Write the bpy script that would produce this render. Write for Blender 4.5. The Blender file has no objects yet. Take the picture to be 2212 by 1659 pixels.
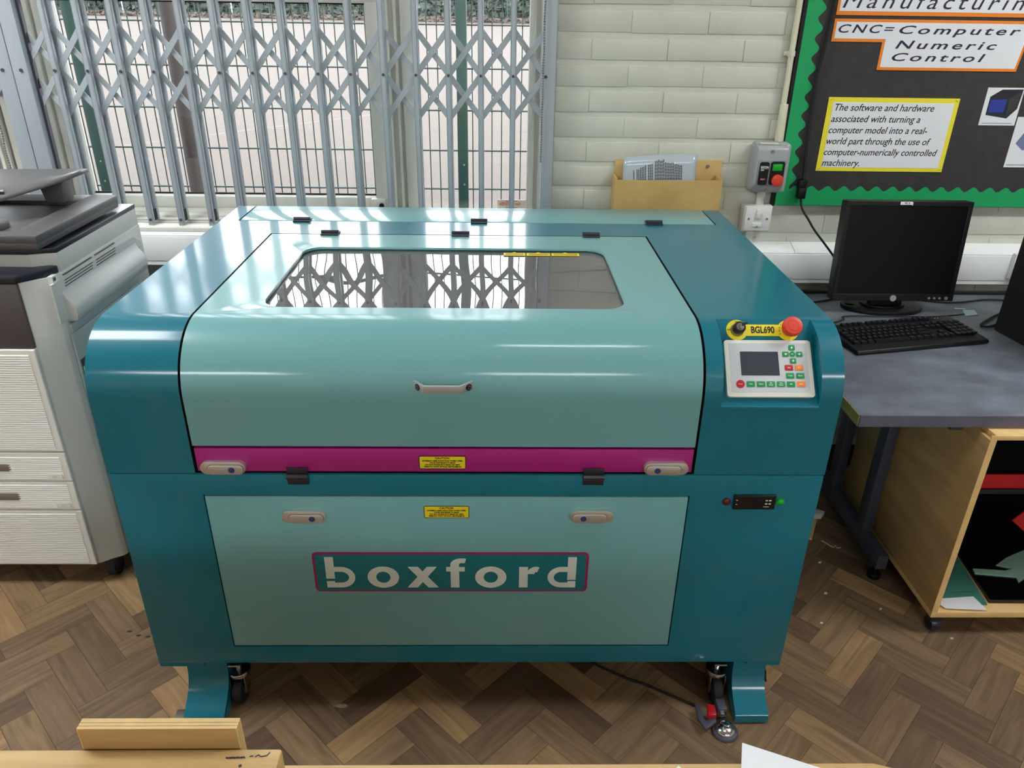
import bpy, bmesh, math, random
from mathutils import Vector, Matrix

random.seed(7)
SC = bpy.context.scene
COL = SC.collection

# ------------------------------------------------------------------ camera, world, lamps, exposure
RGT = Vector((0.99979951, -0.01507754, 0.01317582))
UPV = Vector((-0.00500471, 0.44896794, 0.89353385))
FWD = Vector((0.01938782, 0.89342065, -0.44880247))
cam_data = bpy.data.cameras.new('camera')
cam_data.sensor_width = 36.0
cam_data.lens = 1648.243 * 36.0 / 2212.0
cam_data.clip_start = 0.02
cam = bpy.data.objects.new('camera', cam_data)
COL.objects.link(cam)
cam.matrix_world = Matrix(((RGT.x, UPV.x, -FWD.x, 0.0), (RGT.y, UPV.y, -FWD.y, 0.0), (RGT.z, UPV.z, -FWD.z, 1.48), (0, 0, 0, 1)))
SC.camera = cam

SKY = 9.0
LAMP = 25.5
W = bpy.data.worlds.new('overcast_sky')
SC.world = W
W.use_nodes = True
wn = W.node_tree.nodes
wl = W.node_tree.links
bg = wn['Background']
tc = wn.new('ShaderNodeTexCoord')
nz = wn.new('ShaderNodeTexNoise'); nz.inputs['Scale'].default_value = 2.2; nz.inputs['Detail'].default_value = 3
cr = wn.new('ShaderNodeValToRGB')
cr.color_ramp.elements[0].position = 0.3; cr.color_ramp.elements[0].color = (0.78, 0.85, 0.95, 1)
cr.color_ramp.elements[1].position = 0.7; cr.color_ramp.elements[1].color = (1.0, 1.0, 1.0, 1)
wl.new(tc.outputs['Generated'], nz.inputs['Vector']); wl.new(nz.outputs['Fac'], cr.inputs['Fac'])
wl.new(cr.outputs['Color'], bg.inputs['Color']); bg.inputs['Strength'].default_value = SKY

VS = SC.view_settings
SC.display_settings.display_device = 'sRGB'
VS.view_transform = 'Standard'; VS.look = 'None'; VS.gamma = 1.0; VS.use_curve_mapping = False
VS.exposure = 0.0
# ceiling lamps: (x, y, length along x, width) - fixtures and diffusers are built in lamp()
LAMPS = [(0.33, 0.85, 0.64, 0.12), (2.1, 1.25, 0.82, 0.62), (-1.95, 1.4, 1.2, 0.62), (0.5, -2.9, 1.2, 0.5), (-2.4, -3.2, 1.2, 0.72), (2.6, -3.2, 1.2, 0.72)]

# ------------------------------------------------------------------ colours and materials
def lin(r, g, b):
    f = lambda c: ((c / 255.0) / 12.92 if c <= 10.3 else ((c / 255.0 + 0.055) / 1.055) ** 2.4)
    return (f(r), f(g), f(b), 1.0)

def mat(name, col, rough=0.5, metal=0.0, spec=0.5, coat=0.0, coat_rough=0.05, var=0.0, vscale=8.0, bump=0.0, bscale=60.0, emit=0.0, stretch=None, ior=1.5, coat_ior=1.5):
    m = bpy.data.materials.new(name)
    m.use_nodes = True
    n = m.node_tree.nodes; l = m.node_tree.links
    b = n['Principled BSDF']
    b.inputs['Base Color'].default_value = col
    b.inputs['Roughness'].default_value = rough
    b.inputs['Metallic'].default_value = metal
    b.inputs['Specular IOR Level'].default_value = spec
    b.inputs['IOR'].default_value = ior
    b.inputs['Coat Weight'].default_value = coat
    b.inputs['Coat Roughness'].default_value = coat_rough
    b.inputs['Coat IOR'].default_value = coat_ior
    if emit:
        b.inputs['Emission Color'].default_value = col
        b.inputs['Emission Strength'].default_value = emit
    if var or bump:
        t = n.new('ShaderNodeTexCoord'); mp = n.new('ShaderNodeMapping')
        l.new(t.outputs['Object'], mp.inputs['Vector'])
        if stretch:
            mp.inputs['Scale'].default_value = stretch
        if var:
            x = n.new('ShaderNodeTexNoise'); x.inputs['Scale'].default_value = vscale; x.inputs['Detail'].default_value = 5
            l.new(mp.outputs['Vector'], x.inputs['Vector'])
            r = n.new('ShaderNodeValToRGB')
            r.color_ramp.elements[0].position = 0.3; r.color_ramp.elements[1].position = 0.7
            r.color_ramp.elements[0].color = tuple(c * (1 - var) for c in col[:3]) + (1,)
            r.color_ramp.elements[1].color = tuple(min(1, c * (1 + var)) for c in col[:3]) + (1,)
            l.new(x.outputs['Fac'], r.inputs['Fac']); l.new(r.outputs['Color'], b.inputs['Base Color'])
        if bump:
            x2 = n.new('ShaderNodeTexNoise'); x2.inputs['Scale'].default_value = bscale; x2.inputs['Detail'].default_value = 4
            l.new(mp.outputs['Vector'], x2.inputs['Vector'])
            bp = n.new('ShaderNodeBump'); bp.inputs['Strength'].default_value = bump; bp.inputs['Distance'].default_value = 0.002
            l.new(x2.outputs['Fac'], bp.inputs['Height']); l.new(bp.outputs['Normal'], b.inputs['Normal'])
    return m

def wood(name, c1, c2, scale=(1, 1, 1), rough=0.6, nscale=6.0):
    m = bpy.data.materials.new(name); m.use_nodes = True
    n = m.node_tree.nodes; l = m.node_tree.links; b = n['Principled BSDF']
    t = n.new('ShaderNodeTexCoord'); mp = n.new('ShaderNodeMapping'); mp.inputs['Scale'].default_value = scale
    x = n.new('ShaderNodeTexNoise'); x.inputs['Scale'].default_value = nscale; x.inputs['Detail'].default_value = 6; x.inputs['Distortion'].default_value = 0.6
    r = n.new('ShaderNodeValToRGB'); r.color_ramp.elements[0].position = 0.32; r.color_ramp.elements[1].position = 0.68
    r.color_ramp.elements[0].color = c1; r.color_ramp.elements[1].color = c2
    l.new(t.outputs['Object'], mp.inputs['Vector']); l.new(mp.outputs['Vector'], x.inputs['Vector'])
    l.new(x.outputs['Fac'], r.inputs['Fac']); l.new(r.outputs['Color'], b.inputs['Base Color'])
    b.inputs['Roughness'].default_value = rough
    return m

def glass(name, tint=(1, 1, 1, 1), ior=1.45):
    m = bpy.data.materials.new(name); m.use_nodes = True
    n = m.node_tree.nodes; l = m.node_tree.links
    n.remove(n['Principled BSDF'])
    fr = n.new('ShaderNodeFresnel'); fr.inputs['IOR'].default_value = ior
    tr = n.new('ShaderNodeBsdfTransparent'); tr.inputs['Color'].default_value = tint
    gl = n.new('ShaderNodeBsdfGlossy'); gl.inputs['Roughness'].default_value = 0.0
    mx = n.new('ShaderNodeMixShader')
    l.new(fr.outputs['Fac'], mx.inputs['Fac']); l.new(tr.outputs['BSDF'], mx.inputs[1]); l.new(gl.outputs['BSDF'], mx.inputs[2])
    l.new(mx.outputs['Shader'], n['Material Output'].inputs['Surface'])
    return m

def parquet(name):
    m = bpy.data.materials.new(name); m.use_nodes = True
    n = m.node_tree.nodes; l = m.node_tree.links; b = n['Principled BSDF']
    uv = n.new('ShaderNodeUVMap'); uv.uv_map = 'grain'
    mp = n.new('ShaderNodeMapping'); mp.inputs['Scale'].default_value = (5, 55, 1)
    x = n.new('ShaderNodeTexNoise'); x.inputs['Scale'].default_value = 1.0; x.inputs['Detail'].default_value = 6; x.inputs['Distortion'].default_value = 0.8
    at = n.new('ShaderNodeAttribute'); at.attribute_name = 'tone'
    r1 = n.new('ShaderNodeValToRGB')
    e = r1.color_ramp.elements
    e[0].position = 0.0; e[0].color = lin(92, 72, 54); e[1].position = 1.0; e[1].color = lin(176, 142, 102)
    k = e.new(0.35); k.color = lin(122, 100, 78); k = e.new(0.65); k.color = lin(146, 121, 90)
    r2 = n.new('ShaderNodeValToRGB')
    r2.color_ramp.elements[0].position = 0.3; r2.color_ramp.elements[0].color = (0.62, 0.6, 0.6, 1)
    r2.color_ramp.elements[1].position = 0.7; r2.color_ramp.elements[1].color = (1.08, 1.06, 1.02, 1)
    mu = n.new('ShaderNodeMixRGB'); mu.blend_type = 'MULTIPLY'; mu.inputs['Fac'].default_value = 1
    l.new(uv.outputs['UV'], mp.inputs['Vector']); l.new(mp.outputs['Vector'], x.inputs['Vector'])
    l.new(at.outputs['Fac'], r1.inputs['Fac']); l.new(x.outputs['Fac'], r2.inputs['Fac'])
    l.new(r1.outputs['Color'], mu.inputs['Color1']); l.new(r2.outputs['Color'], mu.inputs['Color2'])
    # worn patches across the boards
    t = n.new('ShaderNodeTexCoord'); w2 = n.new('ShaderNodeTexNoise'); w2.inputs['Scale'].default_value = 3.0; w2.inputs['Detail'].default_value = 4
    l.new(t.outputs['Object'], w2.inputs['Vector'])
    r3 = n.new('ShaderNodeValToRGB'); r3.color_ramp.elements[0].position = 0.35; r3.color_ramp.elements[1].position = 0.65
    r3.color_ramp.elements[0].color = (0.82, 0.8, 0.8, 1); r3.color_ramp.elements[1].color = (1, 1, 1, 1)
    mu2 = n.new('ShaderNodeMixRGB'); mu2.blend_type = 'MULTIPLY'; mu2.inputs['Fac'].default_value = 1
    l.new(w2.outputs['Fac'], r3.inputs['Fac']); l.new(mu.outputs['Color'], mu2.inputs['Color1']); l.new(r3.outputs['Color'], mu2.inputs['Color2'])
    l.new(mu2.outputs['Color'], b.inputs['Base Color'])
    b.inputs['Roughness'].default_value = 0.55
    b.inputs['Specular IOR Level'].default_value = 0.3
    return m

M = {}
M['teal'] = mat('teal_paint', lin(0, 107, 126), 0.42, spec=0.2, coat=0.68, coat_rough=0.12, coat_ior=1.5, bump=0.03, bscale=220)
M['aqua'] = mat('pale_aqua_paint', lin(110, 162, 164), 0.42, spec=0.2, coat=0.68, coat_rough=0.12, coat_ior=1.5, bump=0.03, bscale=220)
M['magenta'] = mat('magenta_paint', lin(165, 18, 118), 0.4, coat=0.3, coat_rough=0.2)
M['gap'] = mat('dark_gap', lin(8, 30, 38), 0.7)
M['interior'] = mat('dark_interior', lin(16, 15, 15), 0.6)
M['black'] = mat('black_plastic', lin(15, 15, 19), 0.45, spec=0.35)
M['lcdblack'] = mat('dark_monitor_screen', lin(7, 7, 9), 0.38, spec=0.25)
M['rivet'] = mat('dark_rivet', lin(70, 72, 76), 0.5)
M['blackmetal'] = mat('black_metal', lin(28, 28, 38), 0.4, coat=0.2)
M['black2'] = mat('black_rubber', lin(16, 16, 18), 0.7)
M['chrome'] = mat('chrome', lin(200, 200, 205), 0.15, metal=1.0)
M['steel'] = mat('brushed_zinc', lin(150, 148, 140), 0.4, metal=1.0)
M['latch'] = mat('satin_nickel', lin(214, 212, 208), 0.32, metal=0.85)
M['bluedot'] = mat('blue_dot', lin(40, 60, 110), 0.4)
M['yellow'] = mat('yellow_label', lin(232, 212, 30), 0.5)
M['ink'] = mat('black_ink', lin(22, 20, 20), 0.6)
M['white'] = mat('white_plastic', lin(225, 226, 222), 0.4)
M['bezel'] = mat('ivory_plastic', lin(222, 222, 212), 0.4)
M['keyface'] = mat('silver_keypad', lin(196, 200, 204), 0.4)
M['lcd'] = mat('grey_screen', lin(62, 66, 76), 0.25)
M['grn'] = mat('green_button', lin(20, 140, 78), 0.4)
M['redb'] = mat('red_button', lin(190, 24, 34), 0.4)
M['orb'] = mat('orange_button', lin(238, 132, 58), 0.4)
M['emred'] = mat('red_mushroom', lin(214, 62, 38), 0.45)
M['lampred'] = mat('dark_red_lens', lin(84, 12, 22), 0.3)
M['lampgrn'] = mat('green_lens', lin(14, 160, 34), 0.3)
M['logoteal'] = mat('deep_teal_badge', lin(0, 110, 120), 0.45)
M['letter'] = mat('pale_lettering', lin(214, 220, 214), 0.5)
M['plum'] = mat('plum_border', lin(150, 20, 96), 0.45)
M['alu'] = mat('brushed_aluminium', lin(190, 192, 192), 0.35, metal=0.6)
M['gate'] = mat('grey_blue_gate_paint', lin(172, 181, 188), 0.4, coat=0.2, coat_rough=0.2, var=0.05, vscale=5)
M['frame'] = mat('cream_window_paint', lin(224, 223, 212), 0.5, var=0.05, vscale=4, bump=0.05, bscale=40)
M['frame2'] = mat('white_upvc', lin(224, 224, 222), 0.4)
M['wallp'] = mat('cream_brick_paint', lin(203, 205, 191), 0.55, spec=0.3, var=0.05, vscale=9, bump=0.9, bscale=26)
M['plain'] = mat('grey_wall_paint', lin(150, 152, 148), 0.7, var=0.05)
M['ceil'] = mat('white_ceiling', lin(225, 225, 220), 0.9)
M['room'] = mat('cream_wall_paint', lin(214, 214, 208), 0.8)
M['parquet'] = parquet('worn_parquet')
M['dark_floor'] = mat('floor_joint', lin(40, 30, 24), 0.9)
M['stain'] = mat('ink_stain', lin(40, 30, 26), 0.6)
M['scuff'] = mat('white_scuff', lin(150, 140, 125), 0.6)
M['glass'] = glass('window_glass')
M['acrylic'] = None
M['printer'] = mat('warm_grey_plastic', lin(200, 202, 198), 0.45, bump=0.05, bscale=300)
M['printer_dk'] = mat('graphite_plastic', lin(80, 78, 79), 0.45)
M['printer_mid'] = mat('mid_grey_plastic', lin(108, 106, 105), 0.4)
M['printer_blk'] = mat('navy_black_plastic', lin(38, 38, 50), 0.3)
M['printer_brn'] = mat('dark_wood_effect', lin(84, 76, 77), 0.5, var=0.12, vscale=10, stretch=(2, 2, 60))
M['printer_wht'] = mat('ribbed_offwhite_plastic', lin(236, 234, 228), 0.5)
M['bronze'] = mat('taupe_handle', lin(128, 116, 104), 0.45)
M['laminate'] = mat('mottled_slate_laminate', lin(104, 109, 120), 0.45, var=0.34, vscale=9, stretch=(1.0, 1.6, 1))
M['lamedge'] = mat('slate_laminate_edge', lin(92, 92, 108), 0.5, var=0.15, vscale=14)
M['chip'] = mat('raw_chipboard', lin(178, 150, 80), 0.85, var=0.3, vscale=160)
M['frame_steel'] = mat('slate_powder_coat', lin(66, 68, 82), 0.45)
M['ply'] = wood('cabinet_board', lin(182, 142, 92), lin(206, 168, 112), (1, 1, 6), 0.6, 3)
M['plyedge'] = wood('cabinet_edge', lin(218, 180, 116), lin(232, 196, 134), (4, 4, 4), 0.6, 3)
M['pine'] = wood('bench_timber', lin(184, 150, 96), lin(206, 174, 118), (1.5, 26, 26), 0.6, 3)
M['plyside'] = mat('plywood_face', lin(168, 132, 84), 0.7, var=0.15, vscale=12, stretch=(1, 8, 8))
M['plytop'] = mat('plywood_edge', lin(206, 176, 120), 0.7, var=0.12, vscale=30)
M['plyglue'] = mat('plywood_glue_line', lin(150, 112, 66), 0.7)
M['mdf'] = wood('holder_board', lin(190, 158, 96), lin(206, 176, 112), (3, 3, 3), 0.55, 3)
M['paper'] = mat('white_paper', lin(226, 228, 232), 0.7)
M['paper_blue'] = mat('pale_blue_paper', lin(172, 204, 214), 0.7)
M['sleeve'] = mat('plastic_sleeve', lin(178, 190, 198), 0.2, coat=0.5, coat_rough=0.1)
M['felt'] = mat('charcoal_felt', lin(62, 60, 60), 0.95, var=0.12, vscale=30)
M['border'] = mat('green_border_card', lin(4, 158, 90), 0.6, var=0.05)
M['orange'] = mat('orange_card', lin(238, 132, 30), 0.6)
M['navy'] = mat('navy_lettering', lin(34, 28, 62), 0.6)
M['yellowcard'] = mat('yellow_card', lin(236, 222, 52), 0.6)
M['star'] = mat('grey_enclosure', lin(160, 166, 168), 0.4)
M['star2'] = mat('grey_enclosure_panel', lin(128, 136, 140), 0.45)
M['conduit'] = mat('cream_painted_conduit', lin(216, 212, 188), 0.5)
M['trunk'] = mat('white_trunking', lin(240, 241, 241), 0.35)
M['fence'] = mat('green_fence_paint', lin(24, 42, 40), 0.5)
M['fencepost'] = mat('green_post_paint', lin(12, 52, 46), 0.5, var=0.1, vscale=3)
M['rust'] = mat('rusty_brown_steel', lin(42, 33, 31), 0.6, var=0.35, vscale=7, stretch=(5, 5, 0.7))
M['tarmac'] = mat('pale_playground_tarmac', lin(61, 53, 45), 0.9, var=0.3, vscale=55)
M['line'] = mat('white_court_line', lin(72, 66, 60), 0.9)
M['litter'] = mat('leaf_litter', lin(60, 50, 42), 0.95, var=0.4, vscale=1.5)
M['hedge'] = mat('hedge_leaves', lin(74, 84, 74), 0.9, var=0.5, vscale=1.2)
M['shed'] = mat('pale_concrete', lin(84, 86, 74), 0.9, var=0.12, vscale=0.6)
M['sheetgrn'] = mat('green_acrylic', lin(70, 130, 118), 0.3)
M['sheetpale'] = mat('pale_green_acrylic', lin(150, 190, 172), 0.3)
M['sheetblk'] = mat('black_acrylic', lin(14, 12, 14), 0.15)
M['sheetred'] = mat('red_plastic', lin(176, 22, 34), 0.3)
M['photo_blk'] = mat('printed_black', lin(30, 32, 44), 0.5)
M['photo_blue'] = mat('printed_blue', lin(40, 56, 150), 0.5)
M['photo_grey'] = mat('printed_blue_grey', lin(110, 125, 160), 0.5)
M['stickerred'] = mat('red_sticker_print', lin(226, 140, 120), 0.6)
M['sticker'] = mat('clear_sticker', lin(226, 214, 204), 0.6)
M['diff'] = mat('lamp_diffuser', (0.95, 0.985, 1.0, 1), 0.5, emit=LAMP)
M['wirescrap'] = mat('pink_scrap', lin(200, 170, 150), 0.6)

def acrylic():
    m = bpy.data.materials.new('smoked_acrylic'); m.use_nodes = True
    n = m.node_tree.nodes; l = m.node_tree.links; b = n['Principled BSDF']
    b.inputs['Base Color'].default_value = lin(104, 102, 102); b.inputs['Roughness'].default_value = 0.01
    b.inputs['IOR'].default_value = 2.3; b.inputs['Specular IOR Level'].default_value = 0.5
    tr = n.new('ShaderNodeBsdfTransparent'); tr.inputs['Color'].default_value = (0.5, 0.5, 0.5, 1)
    mx = n.new('ShaderNodeMixShader'); mx.inputs['Fac'].default_value = 0.12
    l.new(b.outputs['BSDF'], mx.inputs[1]); l.new(tr.outputs['BSDF'], mx.inputs[2])
    l.new(mx.outputs['Shader'], n['Material Output'].inputs['Surface'])
    return m
M['acrylic'] = acrylic()

# ------------------------------------------------------------------ mesh helpers
OFF = {}

class MB:
    def __init__(self):
        self.bm = bmesh.new()
    def _take(self, t, mi, T=None):
        for f in t.faces: f.material_index = mi
        if T is not None: bmesh.ops.transform(t, matrix=T, verts=t.verts)
        me = bpy.data.meshes.new('tmp'); t.to_mesh(me); t.free(); self.bm.from_mesh(me); bpy.data.meshes.remove(me)
        return self
    def box(self, a, b, bev=0.0, mi=0, T=None, seg=2):
        t = bmesh.new(); bmesh.ops.create_cube(t, size=1)
        a = Vector(a); b = Vector(b)
        for v in t.verts:
            v.co = Vector(((a[i] + b[i]) / 2 + v.co[i] * (b[i] - a[i])) for i in range(3))
        if bev: bmesh.ops.bevel(t, geom=list(t.edges), offset=bev, segments=seg, affect='EDGES', profile=0.5, clamp_overlap=True)
        return self._take(t, mi, T)
    def prism(self, pts, ax, a, b, mi=0, bev=0.0, T=None):
        # polygon in the plane across axis ax: x->(y,z) y->(x,z) z->(x,y)
        t = bmesh.new()
        def P(p, c): return {'x': (c, p[0], p[1]), 'y': (p[0], c, p[1]), 'z': (p[0], p[1], c)}[ax]
        A = [t.verts.new(P(p, a)) for p in pts]; B = [t.verts.new(P(p, b)) for p in pts]
        n = len(pts)
        t.faces.new(A); t.faces.new(B[::-1])
        for i in range(n): t.faces.new((A[i], A[(i + 1) % n], B[(i + 1) % n], B[i]))
        bmesh.ops.recalc_face_normals(t, faces=t.faces)
        if bev: bmesh.ops.bevel(t, geom=list(t.edges), offset=bev, segments=2, affect='EDGES', profile=0.5, clamp_overlap=True)
        return self._take(t, mi, T)
    def cyl(self, p0, p1, r, r2=None, seg=20, mi=0, bev=0.0, T=None):
        p0 = Vector(p0); p1 = Vector(p1); d = p1 - p0
        t = bmesh.new()
        bmesh.ops.create_cone(t, cap_ends=True, cap_tris=False, segments=seg, radius1=r, radius2=r if r2 is None else r2, depth=d.length)
        if bev:
            es = [e for e in t.edges if len(e.link_faces) == 2 and any(len(f.verts) > 4 for f in e.link_faces)]
            bmesh.ops.bevel(t, geom=es, offset=bev, segments=2, affect='EDGES', profile=0.5, clamp_overlap=True)
        R = Vector((0, 0, 1)).rotation_difference(d.normalized()).to_matrix().to_4x4()
        bmesh.ops.transform(t, matrix=Matrix.Translation((p0 + p1) / 2) @ R, verts=t.verts)
        return self._take(t, mi, T)
    def ball(self, c, r, sc=(1, 1, 1), mi=0, u=14, v=9, T=None):
        t = bmesh.new(); bmesh.ops.create_uvsphere(t, u_segments=u, v_segments=v, radius=r)
        for w in t.verts: w.co = Vector((c[0] + w.co.x * sc[0], c[1] + w.co.y * sc[1], c[2] + w.co.z * sc[2]))
        return self._take(t, mi, T)
    def tube(self, pts, r, seg=8, mi=0, smooth=True, T=None):
        pts = [Vector(p) for p in pts]
        if smooth and len(pts) > 2:
            out = []
            n = len(pts)
            for i in range(n - 1):
                p0 = pts[max(i - 1, 0)]; p1 = pts[i]; p2 = pts[i + 1]; p3 = pts[min(i + 2, n - 1)]
                for k in range(6):
                    s = k / 6.0
                    out.append(0.5 * ((2 * p1) + (p2 - p0) * s + (2 * p0 - 5 * p1 + 4 * p2 - p3) * s * s + (3 * p1 - p0 - 3 * p2 + p3) * s ** 3))
            out.append(pts[-1]); pts = out
        t = bmesh.new(); rings = []
        up = Vector((0.13, 0.31, 0.94)).normalized()
        for i, p in enumerate(pts):
            d = (pts[min(i + 1, len(pts) - 1)] - pts[max(i - 1, 0)]).normalized()
            a = d.cross(up)
            if a.length < 1e-4: a = d.cross(Vector((1, 0, 0)))
            a.normalize(); b = d.cross(a)
            rings.append([t.verts.new(p + (a * math.cos(2 * math.pi * k / seg) + b * math.sin(2 * math.pi * k / seg)) * r) for k in range(seg)])
        for i in range(len(rings) - 1):
            for k in range(seg): t.faces.new((rings[i][k], rings[i][(k + 1) % seg], rings[i + 1][(k + 1) % seg], rings[i + 1][k]))
        t.faces.new(rings[0]); t.faces.new(rings[-1][::-1])
        bmesh.ops.recalc_face_normals(t, faces=t.faces)
        return self._take(t, mi, T)
    def quad(self, pts, mi=0):
        t = bmesh.new(); t.faces.new([t.verts.new(p) for p in pts]); return self._take(t, mi)
    def text(self, s, size, T, mi=0, shear=0.0, bold=0.0, align='CENTER', ext=0.0002, spacing=1.0, sx=1.0, fit=None):
        c = bpy.data.curves.new('t', 'FONT'); c.body = s; c.size = size; c.shear = shear; c.offset = bold; c.align_x = align
        c.align_y = 'CENTER'; c.extrude = ext; c.space_character = spacing; c.resolution_u = 3
        o = bpy.data.objects.new('t', c); COL.objects.link(o)
        bpy.context.view_layer.update()
        me = bpy.data.meshes.new_from_object(o.evaluated_get(bpy.context.evaluated_depsgraph_get()))
        bpy.data.objects.remove(o); bpy.data.curves.remove(c)
        t = bmesh.new(); t.from_mesh(me); bpy.data.meshes.remove(me)
        if fit:
            xs = [v.co.x for v in t.verts]; sx = fit / (max(xs) - min(xs))
            if align == 'LEFT':
                for v in t.verts: v.co.x -= min(xs)
        for v in t.verts: v.co.x *= sx
        return self._take(t, mi, T)
    def build(self, name, mats, parent=None, smooth=35, local=False, origin=None):
        if not isinstance(mats, (list, tuple)): mats = [mats]
        off = Vector((0, 0, 0))
        if parent is not None: off = OFF.get(parent.name, Vector((0, 0, 0)))
        elif not local:
            if origin is None:
                lo = [min(v.co[i] for v in self.bm.verts) for i in range(3)]; hi = [max(v.co[i] for v in self.bm.verts) for i in range(3)]
                origin = ((lo[0] + hi[0]) / 2, (lo[1] + hi[1]) / 2, lo[2])
            off = Vector(origin)
        if not (parent is not None and local):
            for v in self.bm.verts: v.co -= off
        me = bpy.data.meshes.new(name); self.bm.to_mesh(me); self.bm.free()
        for m in mats: me.materials.append(m)
        if smooth:
            for p in me.polygons: p.use_smooth = True
            me.set_sharp_from_angle(angle=math.radians(smooth))
        o = bpy.data.objects.new(name, me); COL.objects.link(o)
        if parent is not None: o.parent = parent
        else: o.location = off
        OFF[o.name] = off
        return o

def tag(o, label, cat, group=None, kind=None):
    o['label'] = label; o['category'] = cat
    if group: o['group'] = group
    if kind: o['kind'] = kind
    return o

def thing(name, label, cat, loc=(0, 0, 0), rz=0.0, group=None):
    o = bpy.data.objects.new(name, None); COL.objects.link(o)
    o.location = loc; o.rotation_euler = (0, 0, rz); o.empty_display_size = 0.1
    OFF[o.name] = Vector(loc) if rz == 0 else Vector((0, 0, 0))
    return tag(o, label, cat, group)

def struct(o):
    o['kind'] = 'structure'; return o

def copy_tree(o, parent=None):
    c = o.copy(); COL.objects.link(c)
    if parent is not None: c.parent = parent
    OFF[c.name] = OFF.get(o.name, Vector((0, 0, 0)))
    for ch in list(o.children): copy_tree(ch, c)
    return c

def boolcut(obj, cutters):
    # carve recesses out of a mesh, bake the result, remove the cutters
    tmp = []
    for c in cutters:
        me = bpy.data.meshes.new('cut'); c.bm.to_mesh(me); c.bm.free()
        for mm in obj.data.materials: me.materials.append(mm)
        k = bpy.data.objects.new('cut', me); COL.objects.link(k); tmp.append(k)
        k.location = -OFF[obj.name]
        md = obj.modifiers.new('b', 'BOOLEAN'); md.operation = 'DIFFERENCE'; md.solver = 'EXACT'; md.object = k
    par = obj.parent; mw = obj.location.copy()
    obj.parent = None; obj.location = (0, 0, 0)
    bpy.context.view_layer.update()
    me = bpy.data.meshes.new_from_object(obj.evaluated_get(bpy.context.evaluated_depsgraph_get()))
    obj.modifiers.clear(); old = obj.data; nm = old.name; obj.data = me; bpy.data.meshes.remove(old); me.name = nm
    for k in tmp:
        kd = k.data; bpy.data.objects.remove(k); bpy.data.meshes.remove(kd)
    obj.parent = par; obj.location = mw
    for p in me.polygons: p.use_smooth = True
    me.set_sharp_from_angle(angle=math.radians(35))

def rrect(x0, x1, y0, y1, r, n=6):
    out = []
    for cx, cy, a in ((x1 - r, y1 - r, 0), (x0 + r, y1 - r, 90), (x0 + r, y0 + r, 180), (x1 - r, y0 + r, 270)):
        for k in range(n + 1):
            t = math.radians(a + 90.0 * k / n); out.append((cx + r * math.cos(t), cy + r * math.sin(t)))
    return out

def frameT(o, ux, uy, uz=None):
    # matrix whose x, y, z columns are ux, uy, ux x uy, at o
    ux = Vector(ux).normalized(); uy = Vector(uy).normalized(); uz = ux.cross(uy)
    return Matrix(((ux.x, uy.x, uz.x, o[0]), (ux.y, uy.y, uz.y, o[1]), (ux.z, uy.z, uz.z, o[2]), (0, 0, 0, 1)))

# ------------------------------------------------------------------ the room
YW = 2.45
def herringbone():
    L, Wd = 0.21, 0.07
    n = 3
    me = bpy.data.meshes.new('floor'); bm = bmesh.new()
    tone = bm.faces.layers.float.new('tone'); uvl = bm.loops.layers.uv.new('grain')
    c45 = math.sqrt(0.5)
    def rot(x, y): return (c45 * (x - y) - 0.03, c45 * (x + y) + 0.02)
    def block(x0, y0, w, h):
        g = 0.0004
        cs = [(x0 + g, y0 + g), (x0 + w - g, y0 + g), (x0 + w - g, y0 + h - g), (x0 + g, y0 + h - g)]
        ps = [rot(*c) for c in cs]
        cx = sum(p[0] for p in ps) / 4; cy = sum(p[1] for p in ps) / 4
        if not (-3.9 < cx < 3.9 and -4.3 < cy < 2.28): return
        f = bm.faces.new([bm.verts.new((p[0], p[1], 0.0)) for p in ps])
        f[tone] = min(1.0, max(0.0, random.gauss(0.5, 0.24)))
        ou, ov = random.uniform(0, 50), random.uniform(0, 50)
        for k, lp in enumerate(f.loops):
            dx, dy = cs[k][0] - x0, cs[k][1] - y0
            lp[uvl].uv = (ou + dx, ov + dy) if w > h else (ou + dy, ov + dx)
    for m in range(-24, 25):
        for k in range(-110, 111):
            ox, oy = k * Wd + m * 2 * L, k * Wd
            block(ox, oy, L, Wd)
            block(ox - Wd, oy, Wd, L)
    f = bm.faces.new([bm.verts.new(p) for p in ((-4.4, -4.9, -0.0006), (4.4, -4.9, -0.0006), (4.4, 2.62, -0.0006), (-4.4, 2.62, -0.0006))])
    f.material_index = 1
    # stains and a scuff that belong to the boards
    def spot(x, y, a, b, mi):
        g = bm.faces.new([bm.verts.new((x + a * math.cos(t * 0.628), y + b * math.sin(t * 0.628), 0.0004)) for t in range(10)])
        g.material_index = mi
    for x, y in ((-0.9535, 1.500), (-0.924, 1.486), (-0.898, 1.481)): spot(x, y, 0.007, 0.004, 2)
    spot(-0.36, 1.263, 0.014, 0.006, 3)
    bm.to_mesh(me); bm.free()
    for q in ('parquet', 'dark_floor', 'stain', 'scuff'): me.materials.append(M[q])
    o = bpy.data.objects.new('floor', me); COL.objects.link(o); struct(o)
    # attribute 'tone' must be readable by the shader
    return o
herringbone()

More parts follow.
